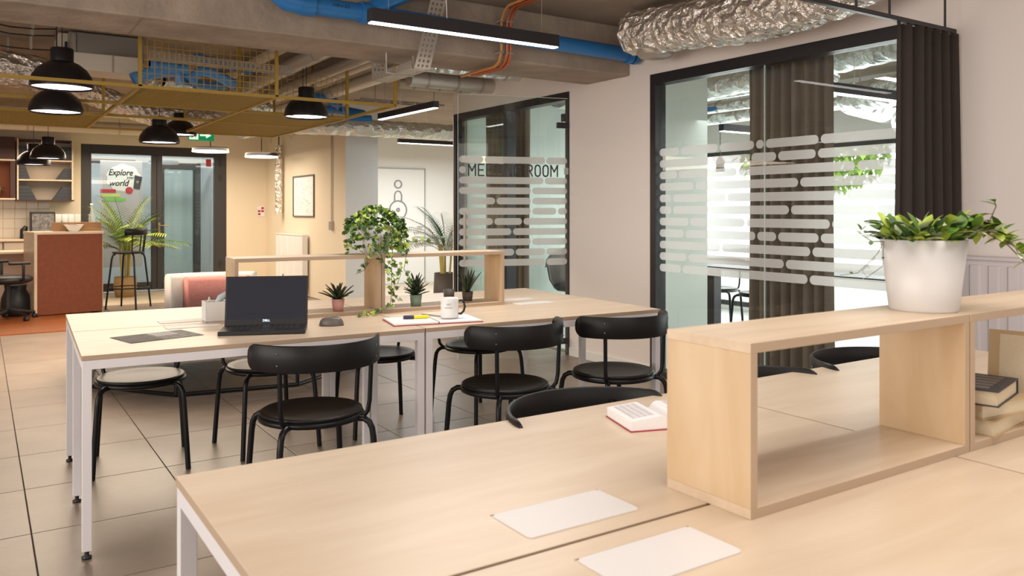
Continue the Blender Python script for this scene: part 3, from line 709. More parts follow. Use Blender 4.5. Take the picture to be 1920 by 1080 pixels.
# open book
bk = thing('open_book', 'open red covered book face up on the near desk', 'book', (1.415, 1.487, .74), radians(-17.7))
B(-.11, .11, -.078, .078, 0, .003).build('cover', 'cover_red', bk)
mb = MB(); n = 12
for sgn in (-1, 1):
    pr = [(sgn*.108*k/n, .034*(1-(1-min(1, k/3.5))**2)*(1-.35*(k/n)) + .003 if k else .012) for k in range(n+1)]
    vs = []
    for y in (-.075, .075):
        for x, z in pr: vs.append((x, y, z))
        for x, z in pr: vs.append((x, y, .003))
    q = 2*(n+1); fs = []
    for k in range(n):
        fs += [(k, k+1, q+k+1, q+k), (k, n+1+k, n+2+k, k+1), (q+k+1, q+n+2+k, q+n+1+k, q+k)]
    fs.append((n, 2*n+1, q+2*n+1, q+n)); mb.add(vs, fs)
mb.build('page_block', 'paper', bk)
t_ = MB()
for sgn in (-1, 1):
    for r in range(13):
        x0 = sgn*.02; y = .06-r*.0095
        for c_ in range(5):
            x = sgn*(.022+c_*.015); k = abs(x)/.108*n; z = .034*(1-(1-min(1, k/3.5))**2)*(1-.35*(k/n))+.0036
            t_.box(min(x, x+sgn*.013), max(x, x+sgn*.013), y, y+.003, z-.0012, z)
tag(t_.build('printed_text', 'print_pale', bk), kind='stuff')
# books in the right box
def book(lab, loc, rz, w, d, h, cov, grp='books in the right box shelf', tilt=None, title=None):
    t = thing('book', lab, 'book', loc, rz, grp)
    B(-w/2, w/2, -d/2, d/2, 0, .003).build('back_cover', cov, t); B(-w/2, w/2, -d/2, d/2, h-.003, h).build('front_cover', cov, t)
    B(-w/2+.002, -w/2+.005, -d/2, d/2, .003, h-.003).build('spine', cov, t)
    B(-w/2+.005, w/2-.004, -d/2+.004, d/2-.004, .003, h-.003).build('page_block', 'paper_cream', t)
    return t
zb = .758
book('thick tan book at the bottom of the stack in the right box shelf', (1.985, 1.005, zb), radians(188), .21, .145, .036, 'cover_tan')
book('worn cream book in the middle of the stack in the right box shelf', (1.990, 1.00, zb+.036), radians(174), .20, .14, .034, 'cover_tan')
b3 = book('book with a dark patterned cover on top of the stack', (1.965, 1.00, zb+.070), radians(194), .20, .14, .036, 'cover_dark')
for k in range(5): MB().box(-.08+k*.034, -.055+k*.034, -.045, .045, .036, .0366).build('cover_ornament', 'mouse', b3)
b4 = book('aged tan book leaning upright beside the stack', (2.24, .99, zb), 0, .20, .15, .04, 'cover_tan')
b4.rotation_euler = (radians(0), radians(-82), radians(12)); b4.location = (2.19, .99, zb+.102)
MB().box(-.09, .09, -.05, .05, .040, .0405).build('cover_print', 'paper_cream', b4)

# ================================================================= CURTAINS
def curtain(lab, p0, p1, z0, z1, folds, amp, m, seed=0, flare=1.0, rail=True):
    rnd = random.Random(seed); p0 = Vector(p0); p1 = Vector(p1); d = p1-p0; L = d.length; u = d/L; nn = Vector((-u.y, u.x))
    t = thing('curtain', lab, 'curtain', (p0.x, p0.y, 0)); n = folds*10; rows_ = 14; vs = []; fs = []
    ph = [rnd.uniform(-.5, .5) for _ in range(folds+2)]; am = [rnd.uniform(.55, 1.25) for _ in range(folds+2)]
    for r in range(rows_+1):
        f_ = r/rows_; z = z1+(z0-z1)*f_
        for i in range(n+1):
            s_ = i/n; k = s_*folds; ki = int(k); kf = k-ki
            A = (am[ki]*(1-kf)+am[ki+1]*kf)*amp*(.75+.45*f_); q = ph[ki]*(1-kf)+ph[ki+1]*kf
            o = A*sin(2*pi*k+q*(1+f_)+.25*sin(3*f_+ki)); x = s_*L*(1+(flare-1)*f_)-L*(flare-1)*f_*.5+.012*sin(5*f_+k)*amp*8
            P = u*x+nn*o; vs.append((P.x, P.y, z))
    for r in range(rows_):
        for i in range(n): a = r*(n+1)+i; fs.append((a, a+1, a+n+2, a+n+1))
    o = MB().add(vs, fs, True).build('cloth', m, t); so = o.modifiers.new('s', 'SOLIDIFY'); so.thickness = .006
    hb = MB()
    for i in range(folds+1):
        q = u*(L*i/folds); hb.box(q.x-.006, q.x+.006, q.y-.006, q.y+.006, z1-.01, z1+.02)
    tag(hb.build('hooks', 'black', t), kind='stuff')
    return t
curtain('dark brown curtain gathered on the rail at the right of the glazing', (3.80, 2.30), (4.29, 2.30), .02, 2.19, 6, .045, 'curtain', 3, 1.08)
curtain('brown curtain hanging inside behind the big glazing', (4.58, 3.90), (4.62, 3.26), .02, 2.36, 8, .04, 'curtain_in', 5, 1.05)
curtain('grey brown curtain inside the far meeting room doorway', (4.62, 7.55), (4.62, 6.72), .02, 2.40, 8, .045, 'curtain_in', 9, 1.03)
t = thing('curtain_rail', 'black curtain rail hung on rods from the ceiling', 'rail', (1.0, 2.30, 2.2))
B(0, 3.31, -.012, .012, 0, .022).build('rail', 'frame_dark', t)
for x in (.9, 1.7, 2.45, 2.72, 3.22): MB().tube([(x, 0, .02), (x, 0, HC-2.2)], .006, 8).build('rod', 'frame_dark', t)
t = thing('curtain_rail', 'dark rail above the inside curtain behind the big glazing', 'rail', (4.6, 3.0, 2.38)); B(-.012, .012, 0, 1.2, 0, .02).build('rail', 'frame_dark', t)
for y in (.1, 1.1): MB().tube([(0, y, .02), (0, y, HC-2.38)], .004, 6).build('rod', 'frame_dark', t)
t = thing('curtain_rail', 'dark rail above the doorway curtain', 'rail', (4.62, 5.8, 2.42)); B(-.012, .012, 0, 1.85, -.02, .06).build('rail', 'frame_dark', t)
for y in (.1, 1.7): MB().tube([(0, y, .02), (0, y, HC-2.42)], .004, 6).build('rod', 'frame_dark', t)
# radiator on the right wall
def radiator(lab, loc, rz, L, H, step, m='radiator', z0=.14):
    t = thing('radiator', lab, 'radiator', loc, rz)
    MB().box(0, L, -.10, -.085, z0, z0+H).build('rear_panel', m, t); MB().box(0, L, -.035, -.03, z0, z0+H).build('front_panel', m, t)
    MB().box(-.005, L+.005, -.105, -.018, z0+H-.005, z0+H+.012).build('top_grille', m, t, .003)
    for x in (-.004, L-.006): B(x, x+.01, -.10, -.022, z0, z0+H-.004).build('end_plate', m, t)
    for k in range(int(L/step)):
        x = (k+.5)*step
        MB().prism([(-step*.36, 0), (step*.36, 0), (step*.22, .014), (-step*.22, .014)], (x, -.03, z0+.03), (1, 0, 0), (0, 1, 0), (0, 0, H-.06)).build('rib', m, t, .004)
    for x in (.12, L-.12): B(x-.02, x+.02, -.12, -.10, z0+.1, z0+H-.1).build('bracket', m, t)
    MB().tube([(.05, -.06, z0), (.05, -.06, .0)], .008, 8).build('valve_pipe', m, t)
    return t
# local +y faces into the room (-X): rotate 90 deg
radiator('ribbed white panel radiator on the right wall behind the planter', (XW-.12, 1.0, 0), radians(90), 1.24, .88, .092)

# ================================================================= CEILING SERVICES
def linear_lamp(lab, p0, p1, z, wd=.062, h=.078, grp='black linear pendant lamps', wires=True, on='lamp_on'):
    p0 = Vector((*p0, z)); p1 = Vector((*p1, z)); d = p1-p0; L = d.length
    t = thing('linear_pendant_lamp', lab, 'lamp', p0, math.atan2(d.y, d.x), grp)
    B(0, L, -wd/2, wd/2, .002, h).build('housing', 'lamp_box', t, .002)
    B(.006, L-.006, -wd/2+.006, wd/2-.006, -.004, .003).build('diffuser', on, t)
    for x in (.12, L-.12): MB().tube([(x, 0, h), (x, 0, HC-z)], .0015, 5).build('suspension_wire', 'steel', t)
    MB().tube([(L*.38, 0, h), (L*.38, .01, (HC-z)*.6), (L*.37, 0, HC-z)], .0028, 6).build('power_cable', 'white', t)
linear_lamp('long black linear lamp in front of the concrete beam', (1.83, 4.25), (3.14, 4.25), 2.325)
linear_lamp('black linear lamp beyond the beam, pointing away toward the hall', (3.66, 8.20), (3.69, 6.95), 2.26, .06, .065)
linear_lamp('black linear lamp in the washroom hall, across the view', (4.95, 10.47), (6.15, 10.47), 2.225, .06, .06)
linear_lamp('grey linear lamp inside the meeting room, nearest the big glazing', (5.0, 3.65), (6.2, 3.65), 2.12, .07, .075, 'linear lamps in the meeting room')
linear_lamp('grey linear lamp inside the meeting room, beyond the inner curtain', (6.5, 5.9), (7.6, 5.9), 2.10, .07, .075, 'linear lamps in the meeting room')
linear_lamp('grey linear lamp at the far end of the meeting room', (5.6, 7.0), (6.7, 7.0), 2.05, .07, .07, 'linear lamps in the meeting room')
def dome(lab, loc, sc_=1.0):
    t = thing('dome_pendant_lamp', lab, 'lamp', loc, 0, 'black dome pendant lamps')
    R_ = .188*sc_
    pr = [(R_, 0), (R_*1.0, .03), (R_*.93, .075), (R_*.78, .12), (R_*.55, .155), (R_*.38, .17)]
    pr = [(r, z*sc_) for r, z in pr]
    inner = [(r-.004, z-.002) for r, z in pr[::-1]]
    MB().lathe(pr+inner+[pr[0]], 36).build('shade', 'lamp_black', t)
    MB().lathe([(R_*.36, .160*sc_), (R_*.365, .25*sc_), (R_*.34, .258*sc_), (0, .26*sc_)], 24).build('neck', 'lamp_black', t)
    MB().lathe([(R_-.008, .012), (R_*.5, .011), (0, .010)], 32).build('diffuser', 'lamp_on', t)
    for x in ((0, -.03) if sc_ > .95 else (0,)): MB().tube([(x, 0, .255*sc_), (x, 0, HC-loc[2])], .003, 6).build('cable', 'black', t)
dome('black dome pendant lamp nearest, at the upper left', (.45, 6.03, 2.065))
dome('black dome pendant lamp partly hidden below the nearest one', (.47, 6.80, 1.985), .95)
dome('black dome pendant lamp in front of the exit sign side', (1.41, 8.17, 1.90), .95)
dome('black dome pendant lamp mostly hidden behind another, by the exit sign', (1.76, 9.05, 2.06), .9)
dome('black dome pendant lamp at the right end of the yellow cage', (2.36, 6.83, 2.071))
dome('black dome pendant lamp in front of the open shelves, right one', (.63, 10.24, 1.835), .93)
dome('black dome pendant lamp in front of the open shelves, left one', (.53, 11.0, 1.80), .95)
def disc(lab, loc, r=.245):
    t = thing('disc_pendant_lamp', lab, 'lamp', loc, 0, 'flat disc pendant lamps')
    MB().lathe([(r, 0), (r, .045), (r-.01, .058), (0, .062)], 36).build('housing', 'lamp_black', t)
    MB().lathe([(r-.006, -.003), (0, -.004)], 36).add([], []).build('diffuser', 'lamp_on_w', t)
    MB().lathe([(r-.002, -.003), (r-.002, .010), (r+.002, .010), (r+.002, -.003), (r-.002, -.003)], 36).build('glow_rim', 'lamp_on_w', t)
    MB().tube([(0, 0, .05), (0, 0, HC-loc[2])], .006, 6).build('cable', 'black', t)
disc('flat black disc pendant lamp before the glass entrance', (2.74, 11.96, 2.10))
disc('flat black disc pendant lamp before the framed print', (3.50, 12.1, 2.06), .235)

# blue pipe along the beam
t = thing('blue_drain_pipe', 'blue plastic drain pipe along the front of the beam', 'pipe', (0, 4.74, 2.47))
MB().tube([(1.62, 0, .03), (2.0, 0, .03), (4.17, 0, 0)], .056, 20).build('pipe', 'blue', t)
MB().tube([(1.62, 0, .03), (1.52, .005, .04), (1.44, .0, .09), (1.42, 0, .2), (1.42, 0, HC-2.47)], .062, 20).build('elbow', 'blue', t)
MB().tube([(1.60, 0, .03), (1.68, 0, .03)], .068, 20).build('collar', 'blue', t); MB().tube([(1.98, 0, .03), (2.06, 0, .03)], .068, 20).build('collar', 'blue', t)
MB().tube([(2.03, 0, .03), (2.15, 0, .12), (2.30, 0, .20), (2.45, 0, HC-2.47)], .055, 20).build('branch', 'blue', t)
MB().tube([(4.17, 0, 0), (4.21, 0, 0)], .068, 24).build('collar', 'blue', t); MB().tube([(4.23, 0, 0), (4.26, 0, 0)], .070, 24).build('collar', 'blue', t)
text('pipe_marking', '110 x 3,2', .03, 'lamp_box', t, (1.78, -.0575, .03), (pi/2, 0, 0), .0005)
# copper pipes
t = thing('copper_pipes', 'three copper coloured pipes bent around the beam', 'pipes', (3.10, 4.80, 2.32))
for k, (dx, mm, y1) in enumerate(((-.035, 'copper_b', .60), (.012, 'copper', .52), (.042, 'copper', .50))):
    MB().tube([(dx, -.50, HC-2.32-.03), (dx, -.10, HC-2.32-.03), (dx, -.04, HC-2.32-.06), (dx, 0, HC-2.32-.12), (dx, 0, .06), (dx, .03, .0), (dx, .09, -.03), (dx+.02, y1, -.025)], .011, 10).build('pipe', mm, t)
    for z in (.05, .27): B(dx-.014, dx+.014, -.014, .07, z, z+.012).build('clamp', 'steel', t)
# perforated tray around the beam
t = thing('cable_tray', 'perforated steel cable tray looping under the beam', 'cable tray', (0, 0, 0))
def tray_seg(a, b, wv, nm='tray_panel'):
    a = Vector(a); b = Vector(b); d = b-a; L = d.length; d.normalize(); wv = Vector(wv); n_ = d.cross(wv.normalized())
    W2 = wv.length; mb = MB(); q = wv.normalized(); k = max(2, int(L/.035))
    strips = [(0, .16), (.28, .42), (.54, .68), (.84, 1)]
    for s0, s1 in strips: mb.prism([(0, s0*W2), (L, s0*W2), (L, s1*W2), (0, s1*W2)], a, d, q, n_*.002)
    for (s0, s1) in ((.16, .28), (.42, .54), (.68, .84)):
        for i in range(k+1):
            x = i*L/k; mb.prism([(max(0, x-.008), s0*W2), (min(L, x+.008), s0*W2), (min(L, x+.008), s1*W2), (max(0, x-.008), s1*W2)], a, d, q, n_*.002)
    return mb.build(nm, 'steel', t)
tray_seg((2.50, 4.76, HC), (2.38, 4.79, 2.20), (.115, 0, .0))
tray_seg((2.37, 4.80, 2.195), (2.36, 5.42, 2.195), (.12, 0, 0))
tray_seg((2.36, 4.80, 2.195), (2.36, 5.42, 2.195), (0, 0, .05))
tray_seg((2.36, 5.42, 2.195), (2.34, 5.45, HC), (.115, 0, 0))
MB().tube([(2.30, 5.05, 2.334), (2.30, 5.05, 2.20), (2.50, 5.05, 2.19), (2.50, 5.05, 2.334)], .006, 6).build('bracket', 'steel', t)
# big foil flexible duct
def foil_duct(lab, pts, r, name='insulated_duct', amp=.018, seed=1, m='foil', ends=True, cat='duct', grp=None):
    rnd = random.Random(seed); t = thing(name, lab, cat, (0, 0, 0), 0, grp)
    P = [Vector(p) for p in pts]; dense = []
    for a, b in zip(P[:-1], P[1:]):
        k = max(2, int((b-a).length/.035))
        for i in range(k): dense.append(a.lerp(b, i/k))
    dense.append(P[-1])
    for _ in range(6):
        dense = [dense[0]]+[(dense[i-1]+dense[i]*2+dense[i+1])/4 for i in range(1, len(dense)-1)]+[dense[-1]]
    n = 40; mb = MB(); mb.tube(dense, r, n, caps=True)
    vs = []
    k = len(dense)
    for idx, v in enumerate(mb.v):
        i = min(k-1, idx//n); c = dense[i]; d = Vector(v)-c
        vs.append(tuple(c+d*(1+rnd.uniform(-1, 1)*amp/r*(1 if idx < k*n else 0)+.03*sin(i*1.3))))
    mb.v = vs; o = mb.build('foil_wrap', m, t)
    for f_ in (.25, .75):
        q = dense[int(f_*(k-1))]; B(q.x-.008, q.x+.008, q.y-.001, q.y+.001, q.z+r*.8, HC).build('hanger', 'steel', t)
    return t
t = foil_duct('large crumpled silver foil duct along the right wall', [(3.96, 4.42, 2.55), (3.96, 4.25, 2.53), (3.95, 3.8, 2.50), (3.95, 3.4, 2.455), (3.95, 3.0, 2.46), (3.95, 2.62, 2.50), (3.93, 2.35, 2.62)], .155, amp=.010)
MB().lathe([(0, -.05), (.11, -.045), (.135, -.02), (.12, .02), (.12, .06)], 28, (4.02, 4.26, 2.40)).build('vent_collar', 'steel', t)
# pipes and ducts beyond the beam, each its own thing
def pipe(lab, a, b, r, m, nm='ceiling_pipe', cat='pipe', grp='silver and beige ceiling pipes', n=16):
    t = thing(nm, lab, cat, a, 0, grp); d = Vector(b)-Vector(a)
    MB().tube([(0, 0, 0), tuple(d)], r, n).build('pipe_body', m, t)
    for f_ in (.2, .55, .85):
        q = d*f_; MB().tube([tuple(q-d.normalized()*.012), tuple(q+d.normalized()*.012)], r+.004, n).build('joint_band', 'steel', t)
        B(q.x-.003, q.x+.003, q.y-.003, q.y+.003, r, HC-(a[2]+q.z)).build('hanger', 'steel', t)
    return t
pos = ['first', 'second', 'third', 'fourth', 'fifth', 'sixth']
for i, (x, z, r, m) in enumerate(((2.10, 2.62, .045, 'duct_beige'), (2.30, 2.55, .06, 'duct_grey'), (2.50, 2.62, .04, 'duct_beige'), (2.66, 2.54, .055, 'steel'), (2.86, 2.58, .06, 'duct_beige'), (3.06, 2.50, .065, 'duct_grey'))):
    pipe('long beige grey pipe running away beyond the beam, %s from the left' % pos[i], (x, 5.5, z), (x+.02, 10.0, z), r, m)
for i, (y, z, x0, r, m) in enumerate(((6.05, 2.56, 3.25, .055, 'duct_grey'), (6.45, 2.56, 3.3, .06, 'foil_fine'), (6.95, 2.52, 3.5, .075, 'duct_grey'), (7.4, 2.54, 3.6, .05, 'duct_beige'))):
    pipe('silver pipe crossing into the right wall beyond the beam, %s from the beam' % pos[i], (x0-.1, y, z), (XW-.002, y, z), r, m, grp='pipes entering the right wall')
foil_duct('silver foil duct crossing the hall ceiling', [(2.9, 9.3, 2.26), (3.6, 9.15, 2.26), (4.6, 9.0, 2.25), (6.0, 9.0, 2.25)], .10, amp=.004, seed=4, m='foil_fine')
foil_duct('crumpled foil duct at the far left under the ceiling', [(-.7, 8.0, 2.48), (.2, 8.0, 2.46), (.52, 8.0, 2.42)], .145, amp=.008, seed=5, m='foil')
foil_duct('foil duct sloping down behind the yellow cage, left part', [(.55, 8.6, 2.50), (1.0, 9.0, 2.40), (1.5, 9.3, 2.28), (2.3, 9.4, 2.26)], .11, amp=.008, seed=6, m='foil')
foil_duct('foil duct running across behind the cage at the centre', [(1.3, 7.6, 2.40), (1.9, 8.2, 2.38), (2.6, 8.8, 2.36)], .08, amp=.006, seed=8, m='foil_fine')
pipe('long cream pipe high before the entrance wall', (-1.5, 12.6, 2.42), (2.2, 12.6, 2.42), .085, 'duct_beige', grp='cream pipes near the entrance')
pipe('thin cream pipe under the ceiling before the entrance wall', (-1.5, 12.1, 2.56), (3.3, 12.1, 2.56), .04, 'duct_beige', grp='cream pipes near the entrance')
pipe('grey duct end pointing at the flat disc lamps', (2.75, 10.4, 2.22), (3.8, 12.4, 2.5), .055, 'duct_grey', grp='cream pipes near the entrance')
pipe('thin grey pipe above the flat disc lamps', (3.2, 10.2, 2.30), (4.0, 12.2, 2.45), .04, 'duct_beige', grp='cream pipes near the entrance')
pipe('grey pipe slanting at the left edge above the shelves', (-.3, 9.6, 2.25), (.45, 11.0, 2.38), .05, 'steel', grp='cream pipes near the entrance')
# air conditioning unit, boxed duct
t = thing('air_handling_unit', 'grey boxed air handling unit hung behind the beam', 'air unit', (.60, 7.4, 2.50))
B(0, .56, 0, .5, 0, .21).build('casing', 'ac_grey', t, .006); B(-.07, 0, .05, .45, .01, .2).build('end_cap', 'duct_beige', t, .005); B(.02, .05, -.01, 0, .02, .19).build('access_panel', 'steel', t)
B(-.03, -.01, -.015, .0, .06, .12).build('latch', 'black', t)
t = thing('boxed_duct', 'beige boxed duct below the grey air unit', 'duct', (.55, 6.9, 2.33)); B(0, .52, 0, .35, 0, .13).build('duct_body', 'duct_beige', t, .004); B(.30, .31, -.006, .0, 0, .13).build('seam', 'steel', t)
# cables on the left ceiling
for i, (z, y, s_) in enumerate(((2.64, 6.6, .015), (2.62, 6.7, .02), (2.59, 6.8, .02), (2.52, 7.0, .012))):
    t = thing('ceiling_cable', 'black cable strung along the ceiling at the far left, %s from the top' % pos[i], 'cable', (0, y, z), 0, 'black ceiling cables')
    pts = [(-.8+k*.14, 0, -s_*sin(k*1.1)-.006*k) for k in range(10)]
    MB().tube(pts, .0055, 6).build('cable', 'black', t)
    for k in (2, 5, 8): B(pts[k][0]-.008, pts[k][0]+.008, -.008, .008, pts[k][2], HC-z).build('cable_clip', 'steel', t)
# blue pipes behind the mesh
t = thing('blue_pipe_cluster', 'cluster of light blue pipes and elbows behind the yellow mesh', 'pipes', (1.0, 7.0, 2.38))
for k, (pts, r) in enumerate((([(.0, -.1, -.10), (.15, -.1, -.02), (.40, -.1, .02)], .05), ([(.12, -.1, .03), (.32, -.1, .03), (.36, -.1, -.10)], .045), ([(.40, -.12, -.08), (.50, -.1, .02), (.60, -.1, .01), (.78, -.1, -.07)], .042), ([(.50, .1, .15), (.75, .15, .14), (1.0, .2, .12)], .045), ([(.75, .1, -.04), (.62, .1, -.07), (.50, .05, -.06)], .035))):
    MB().tube(pts, r, 16).build('pipe', 'blue_light' if k != 3 else 'blue', t)
    MB().tube([pts[0], tuple(Vector(pts[0]).lerp(Vector(pts[1]), .25))], r+.008, 16).build('collar', 'blue_light', t)
t = thing('blue_pipe_cluster', 'dark blue valves and pipes left of the linear lamp beyond the beam', 'pipes', (3.05, 8.2, 2.38))
for k, (pts, r) in enumerate((([(-.2, 0, .06), (0, 0, .08), (.15, 0, .0)], .05), ([(-.15, .1, -.04), (.15, .1, -.03), (.5, .2, -.05)], .05), ([(.2, 0, .0), (.25, 0, -.12), (.5, 0, -.12)], .04))):
    MB().tube(pts, r, 14).build('pipe', 'blue', t)
# perforated tray behind the mesh
t = thing('cable_tray', 'perforated cable tray behind the yellow mesh', 'cable tray', (0, 0, 0)); tray_seg((1.05, 6.5, 2.40), (2.15, 6.5, 2.38), (0, 0, .055)); tray_seg((1.05, 6.5, 2.40), (2.15, 6.5, 2.38), (0, .12, 0))
t = thing('cable_tray', 'grey cable tray crossing the hall below the ceiling', 'cable tray', (0, 0, 0))
for y in (7.9, 8.05): MB().box(3.3, 4.3, y, y+.012, 2.42, 2.44).build('tray_rail', 'steel', t)
for k in range(7): MB().box(3.35+k*.15, 3.362+k*.15, 7.9, 8.06, 2.42, 2.43).build('tray_rung', 'steel', t)
for x in (3.5, 4.2): MB().box(x, x+.008, 7.97, 7.978, 2.44, HC).build('hanger', 'steel', t)

# ---- yellow hanging cage
cg = thing('hanging_mesh_cage', 'yellow steel frame with mesh panels hung from the ceiling', 'cage')
ZB = 2.09; BW = .022
XL = (.89, 1.80, 2.74); YL = (5.85, 6.85, 7.75, 9.0)
for (x0, x1, y, z) in ((-1.0, 2.74, YL[0], ZB), (-1.0, .89, YL[1], ZB), (.89, 1.8, YL[1], ZB), (1.8, 2.74, YL[1], ZB), (-1.0, 2.74, YL[2], ZB), (-1.0, 2.74, YL[3], ZB)):
    MB().beam((x0, y, z), (x1, y, z), BW, BW).build('rail', 'yellow', cg)
for x in XL: MB().beam((x, YL[0], ZB), (x, YL[3], ZB), BW, BW).build('rail', 'yellow', cg)
for (x, y) in ((.89, YL[0]), (1.8, YL[0]), (2.74, YL[0]), (2.74, YL[1]), (1.8, YL[1]), (.89, YL[3]), (1.8, YL[3]), (2.74, YL[3]), (.89, YL[2]), (2.74, YL[2])):
    MB().beam((x, y, ZB), (x, y, HC), BW, BW).build('post', 'yellow', cg)
def mesh_panel(o, u, v, Lu, Lv, st=.027, r=.0022):
    o = Vector(o); u = Vector(u); v = Vector(v); mb = MB(); n_ = u.cross(v)
    for k in range(int(Lu/st)+1): mb.beam(o+u*(k*st), o+u*(k*st)+v*Lv, r, r, n_)
    for k in range(int(Lv/st)+1): mb.beam(o+v*(k*st), o+v*(k*st)+u*Lu, r, r, n_)
    tag(mb.build('mesh_panel', 'yellow', cg), kind='stuff')
mesh_panel((.89, YL[0], ZB), (1, 0, 0), (0, 1, 0), .91, 1.0, .018, .004)
mesh_panel((1.80, YL[1], ZB), (1, 0, 0), (0, 1, 0), .94, 2.15, .022, .004)
mesh_panel((-.9, YL[2], ZB), (1, 0, 0), (0, 1, 0), 1.79, 1.25, .022, .004)
mesh_panel((.89, YL[0], ZB), (1, 0, 0), (0, 0, 1), .91, .40, .045, .0035)
mesh_panel((1.80, YL[1], ZB), (1, 0, 0), (0, 0, 1), .94, .36, .05, .003)
mesh_panel((-.9, YL[1], ZB), (1, 0, 0), (0, 0, 1), 1.4, .10, .03, .002)
mesh_panel((1.80, YL[3], ZB), (1, 0, 0), (0, 0, 1), .94, .20, .03, .002)
# exit sign
t = thing('exit_sign', 'green running man exit sign with a right arrow', 'sign', (2.04, 10.0, 2.09))
B(0, .29, 0, .02, 0, .13).build('sign_panel', 'exit_green', t)
MB().prism([(.13, .055), (.20, .055), (.20, .03), (.26, .065), (.20, .10), (.20, .075), (.13, .075)], (0, -.003, 0), (1, 0, 0), (0, 0, 1), (0, .003, 0)).build('arrow', 'exit_white', t)
MB().box(.012, .112, -.002, .0, .012, .118).build('pictogram_ground', 'exit_white', t)
MB().prism(circle(.009, 12, .062, .100), (0, -.005, 0), (1, 0, 0), (0, 0, 1), (0, .003, 0)).beam((.058, -.004, .09), (.062, -.004, .055), .003, .018).beam((.062, -.004, .055), (.085, -.004, .04), .003, .008).beam((.085, -.004, .04), (.082, -.004, .018), .003, .008).beam((.062, -.004, .055), (.045, -.004, .035), .003, .008).beam((.045, -.004, .035), (.025, -.004, .032), .003, .008).beam((.056, -.004, .085), (.035, -.004, .075), .003, .007).beam((.058, -.004, .085), (.08, -.004, .072), .003, .007).build('running_figure', 'exit_green', t)
for x in (.04, .25): MB().tube([(x, .01, .13), (x, .01, HC-2.09)], .002, 5).build('hanger', 'steel', t)

# ================================================================= BACK OF THE ROOM
# lounge sofa island
sf = thing('lounge_sofa', 'round dark grey lounge sofa with pink and grey curved back', 'sofa', (1.66, 6.72, 0))
MB().lathe([(0, .26), (1.05, .26), (1.10, .29), (1.11, .34), (1.09, .375), (1.02, .385), (0, .385)], 56).build('seat', 'sofa_dark', sf)
oc = [(1.05*cos(2*pi*(k+.3)/8), 1.05*sin(2*pi*(k+.3)/8)) for k in range(8)]
for k in range(8):
    a = oc[k]; b = oc[(k+1) % 8]; MB().tube([(*a, .02), (*b, .02)], .014, 8).build('floor_tube', 'chair_tube', sf); MB().tube([(*a, .02), (*a, .27)], .014, 8).build('leg', 'chair_tube', sf)
def arc_pad(r0, r1, a0, a1, z0, z1, nm, m, n=18, rd=.04):
    mb = MB(); prof = [(r0, z0), (r1, z0), (r1, z1-rd), (r1-rd*.4, z1-rd*.25), ((r0+r1)/2, z1), (r0+rd*.4, z1-rd*.25), (r0, z1-rd)]; k = len(prof); vs = []; fs = []
    for i in range(n+1):
        a = radians(a0+(a1-a0)*i/n)
        for r, z in prof: vs.append((r*cos(a), r*sin(a), z))
    for i in range(n):
        for j in range(k): fs.append((i*k+j, i*k+(j+1) % k, (i+1)*k+(j+1) % k, (i+1)*k+j))
    fs += [tuple(range(k))[::-1], tuple(range(n*k, (n+1)*k))]
    mb.add(vs, fs, True); o = mb.build(nm, m, sf); return o
arc_pad(.98, 1.12, 104, 62, .30, .70, 'back_shell', 'sofa_grey')
arc_pad(.84, .98, 98, 64, .385, .675, 'back_cushion', 'sofa_pink')
# reception desk
rc = thing('reception_counter', 'rust brown reception counter end with a pale top', 'counter', (.55, 11.12, 0), radians(9))
B(0.02, .735, 0, .5, 0.02, .98).build('front_panel', 'rust_panel', rc, .003)
B(-.015, .75, -.015, .55, .98, 1.01).build('countertop', 'wood_top', rc, .002); B(-.012, .02, -.012, .54, 0, .98).build('side_board', 'wood_top', rc, .002)
B(.735, .745, -.005, .5, 0, .98).build('side_board', 'wood_edge', rc)
t = thing('fruit_bowl', 'white paper bowl on the reception counter', 'bowl', (.97, 11.30, 1.01))
MB().lathe([(0, 0), (.05, 0), (.10, .07), (.115, .085), (.11, .085), (.048, .008), (0, .008)], 12, smooth=False).build('bowl_body', 'white', t)
t = thing('wooden_crate', 'brown wooden crate of glasses on the counter', 'crate', (1.02, 11.52, 1.01), radians(5))
for a in ((-.26, .26, -.12, -.108, 0, .11), (-.26, .26, .108, .12, 0, .11), (-.26, -.248, -.108, .108, 0, .11), (.248, .26, -.108, .108, 0, .11), (-.248, .248, -.108, .108, 0, .01)): B(*a).build('crate_board', 'oak', t, .002)
gl = None
for i in range(7):
    lab = 'clear drinking glass standing in the wooden crate'
    if gl is None:
        gl = thing('drinking_glass', lab, 'glass', (.82, 11.49, 1.022), 0, 'drinking glasses in the crate'); MB().lathe([(0, .004), (.026, .004), (.032, .20), (.030, .20), (.025, .01), (0, .01)], 14).build('glass_body', 'bottle', gl)
    else: dup(gl, (.82+(i % 4)*.07, 11.46+(i//4)*.08, 1.022))
t = thing('glass_bottle', 'clear glass bottle standing at the right of the crate', 'bottle', (1.19, 11.52, 1.022))
MB().lathe([(0, 0), (.034, 0), (.036, .01), (.036, .16), (.014, .24), (.013, .31), (.016, .32), (0, .32)], 18).build('bottle_body', 'bottle', t); MB().lathe([(.017, .31), (.017, .335), (0, .335)], 12).build('cap', 'white', t)
# desk behind
t = thing('reception_desk', 'pale work desk behind the rust counter', 'desk', (-.9, 11.75, 0))
B(0, 1.5, 0, .6, .73, .755).build('tabletop', 'wood_top', t, .002); B(.0, 1.45, .5, .52, .12, .73).build('modesty_panel', 'cab_wood', t); 
for x in (.03, 1.44): B(x, x+.03, .05, .08, .0, .73).build('leg', 'desk_white', t)
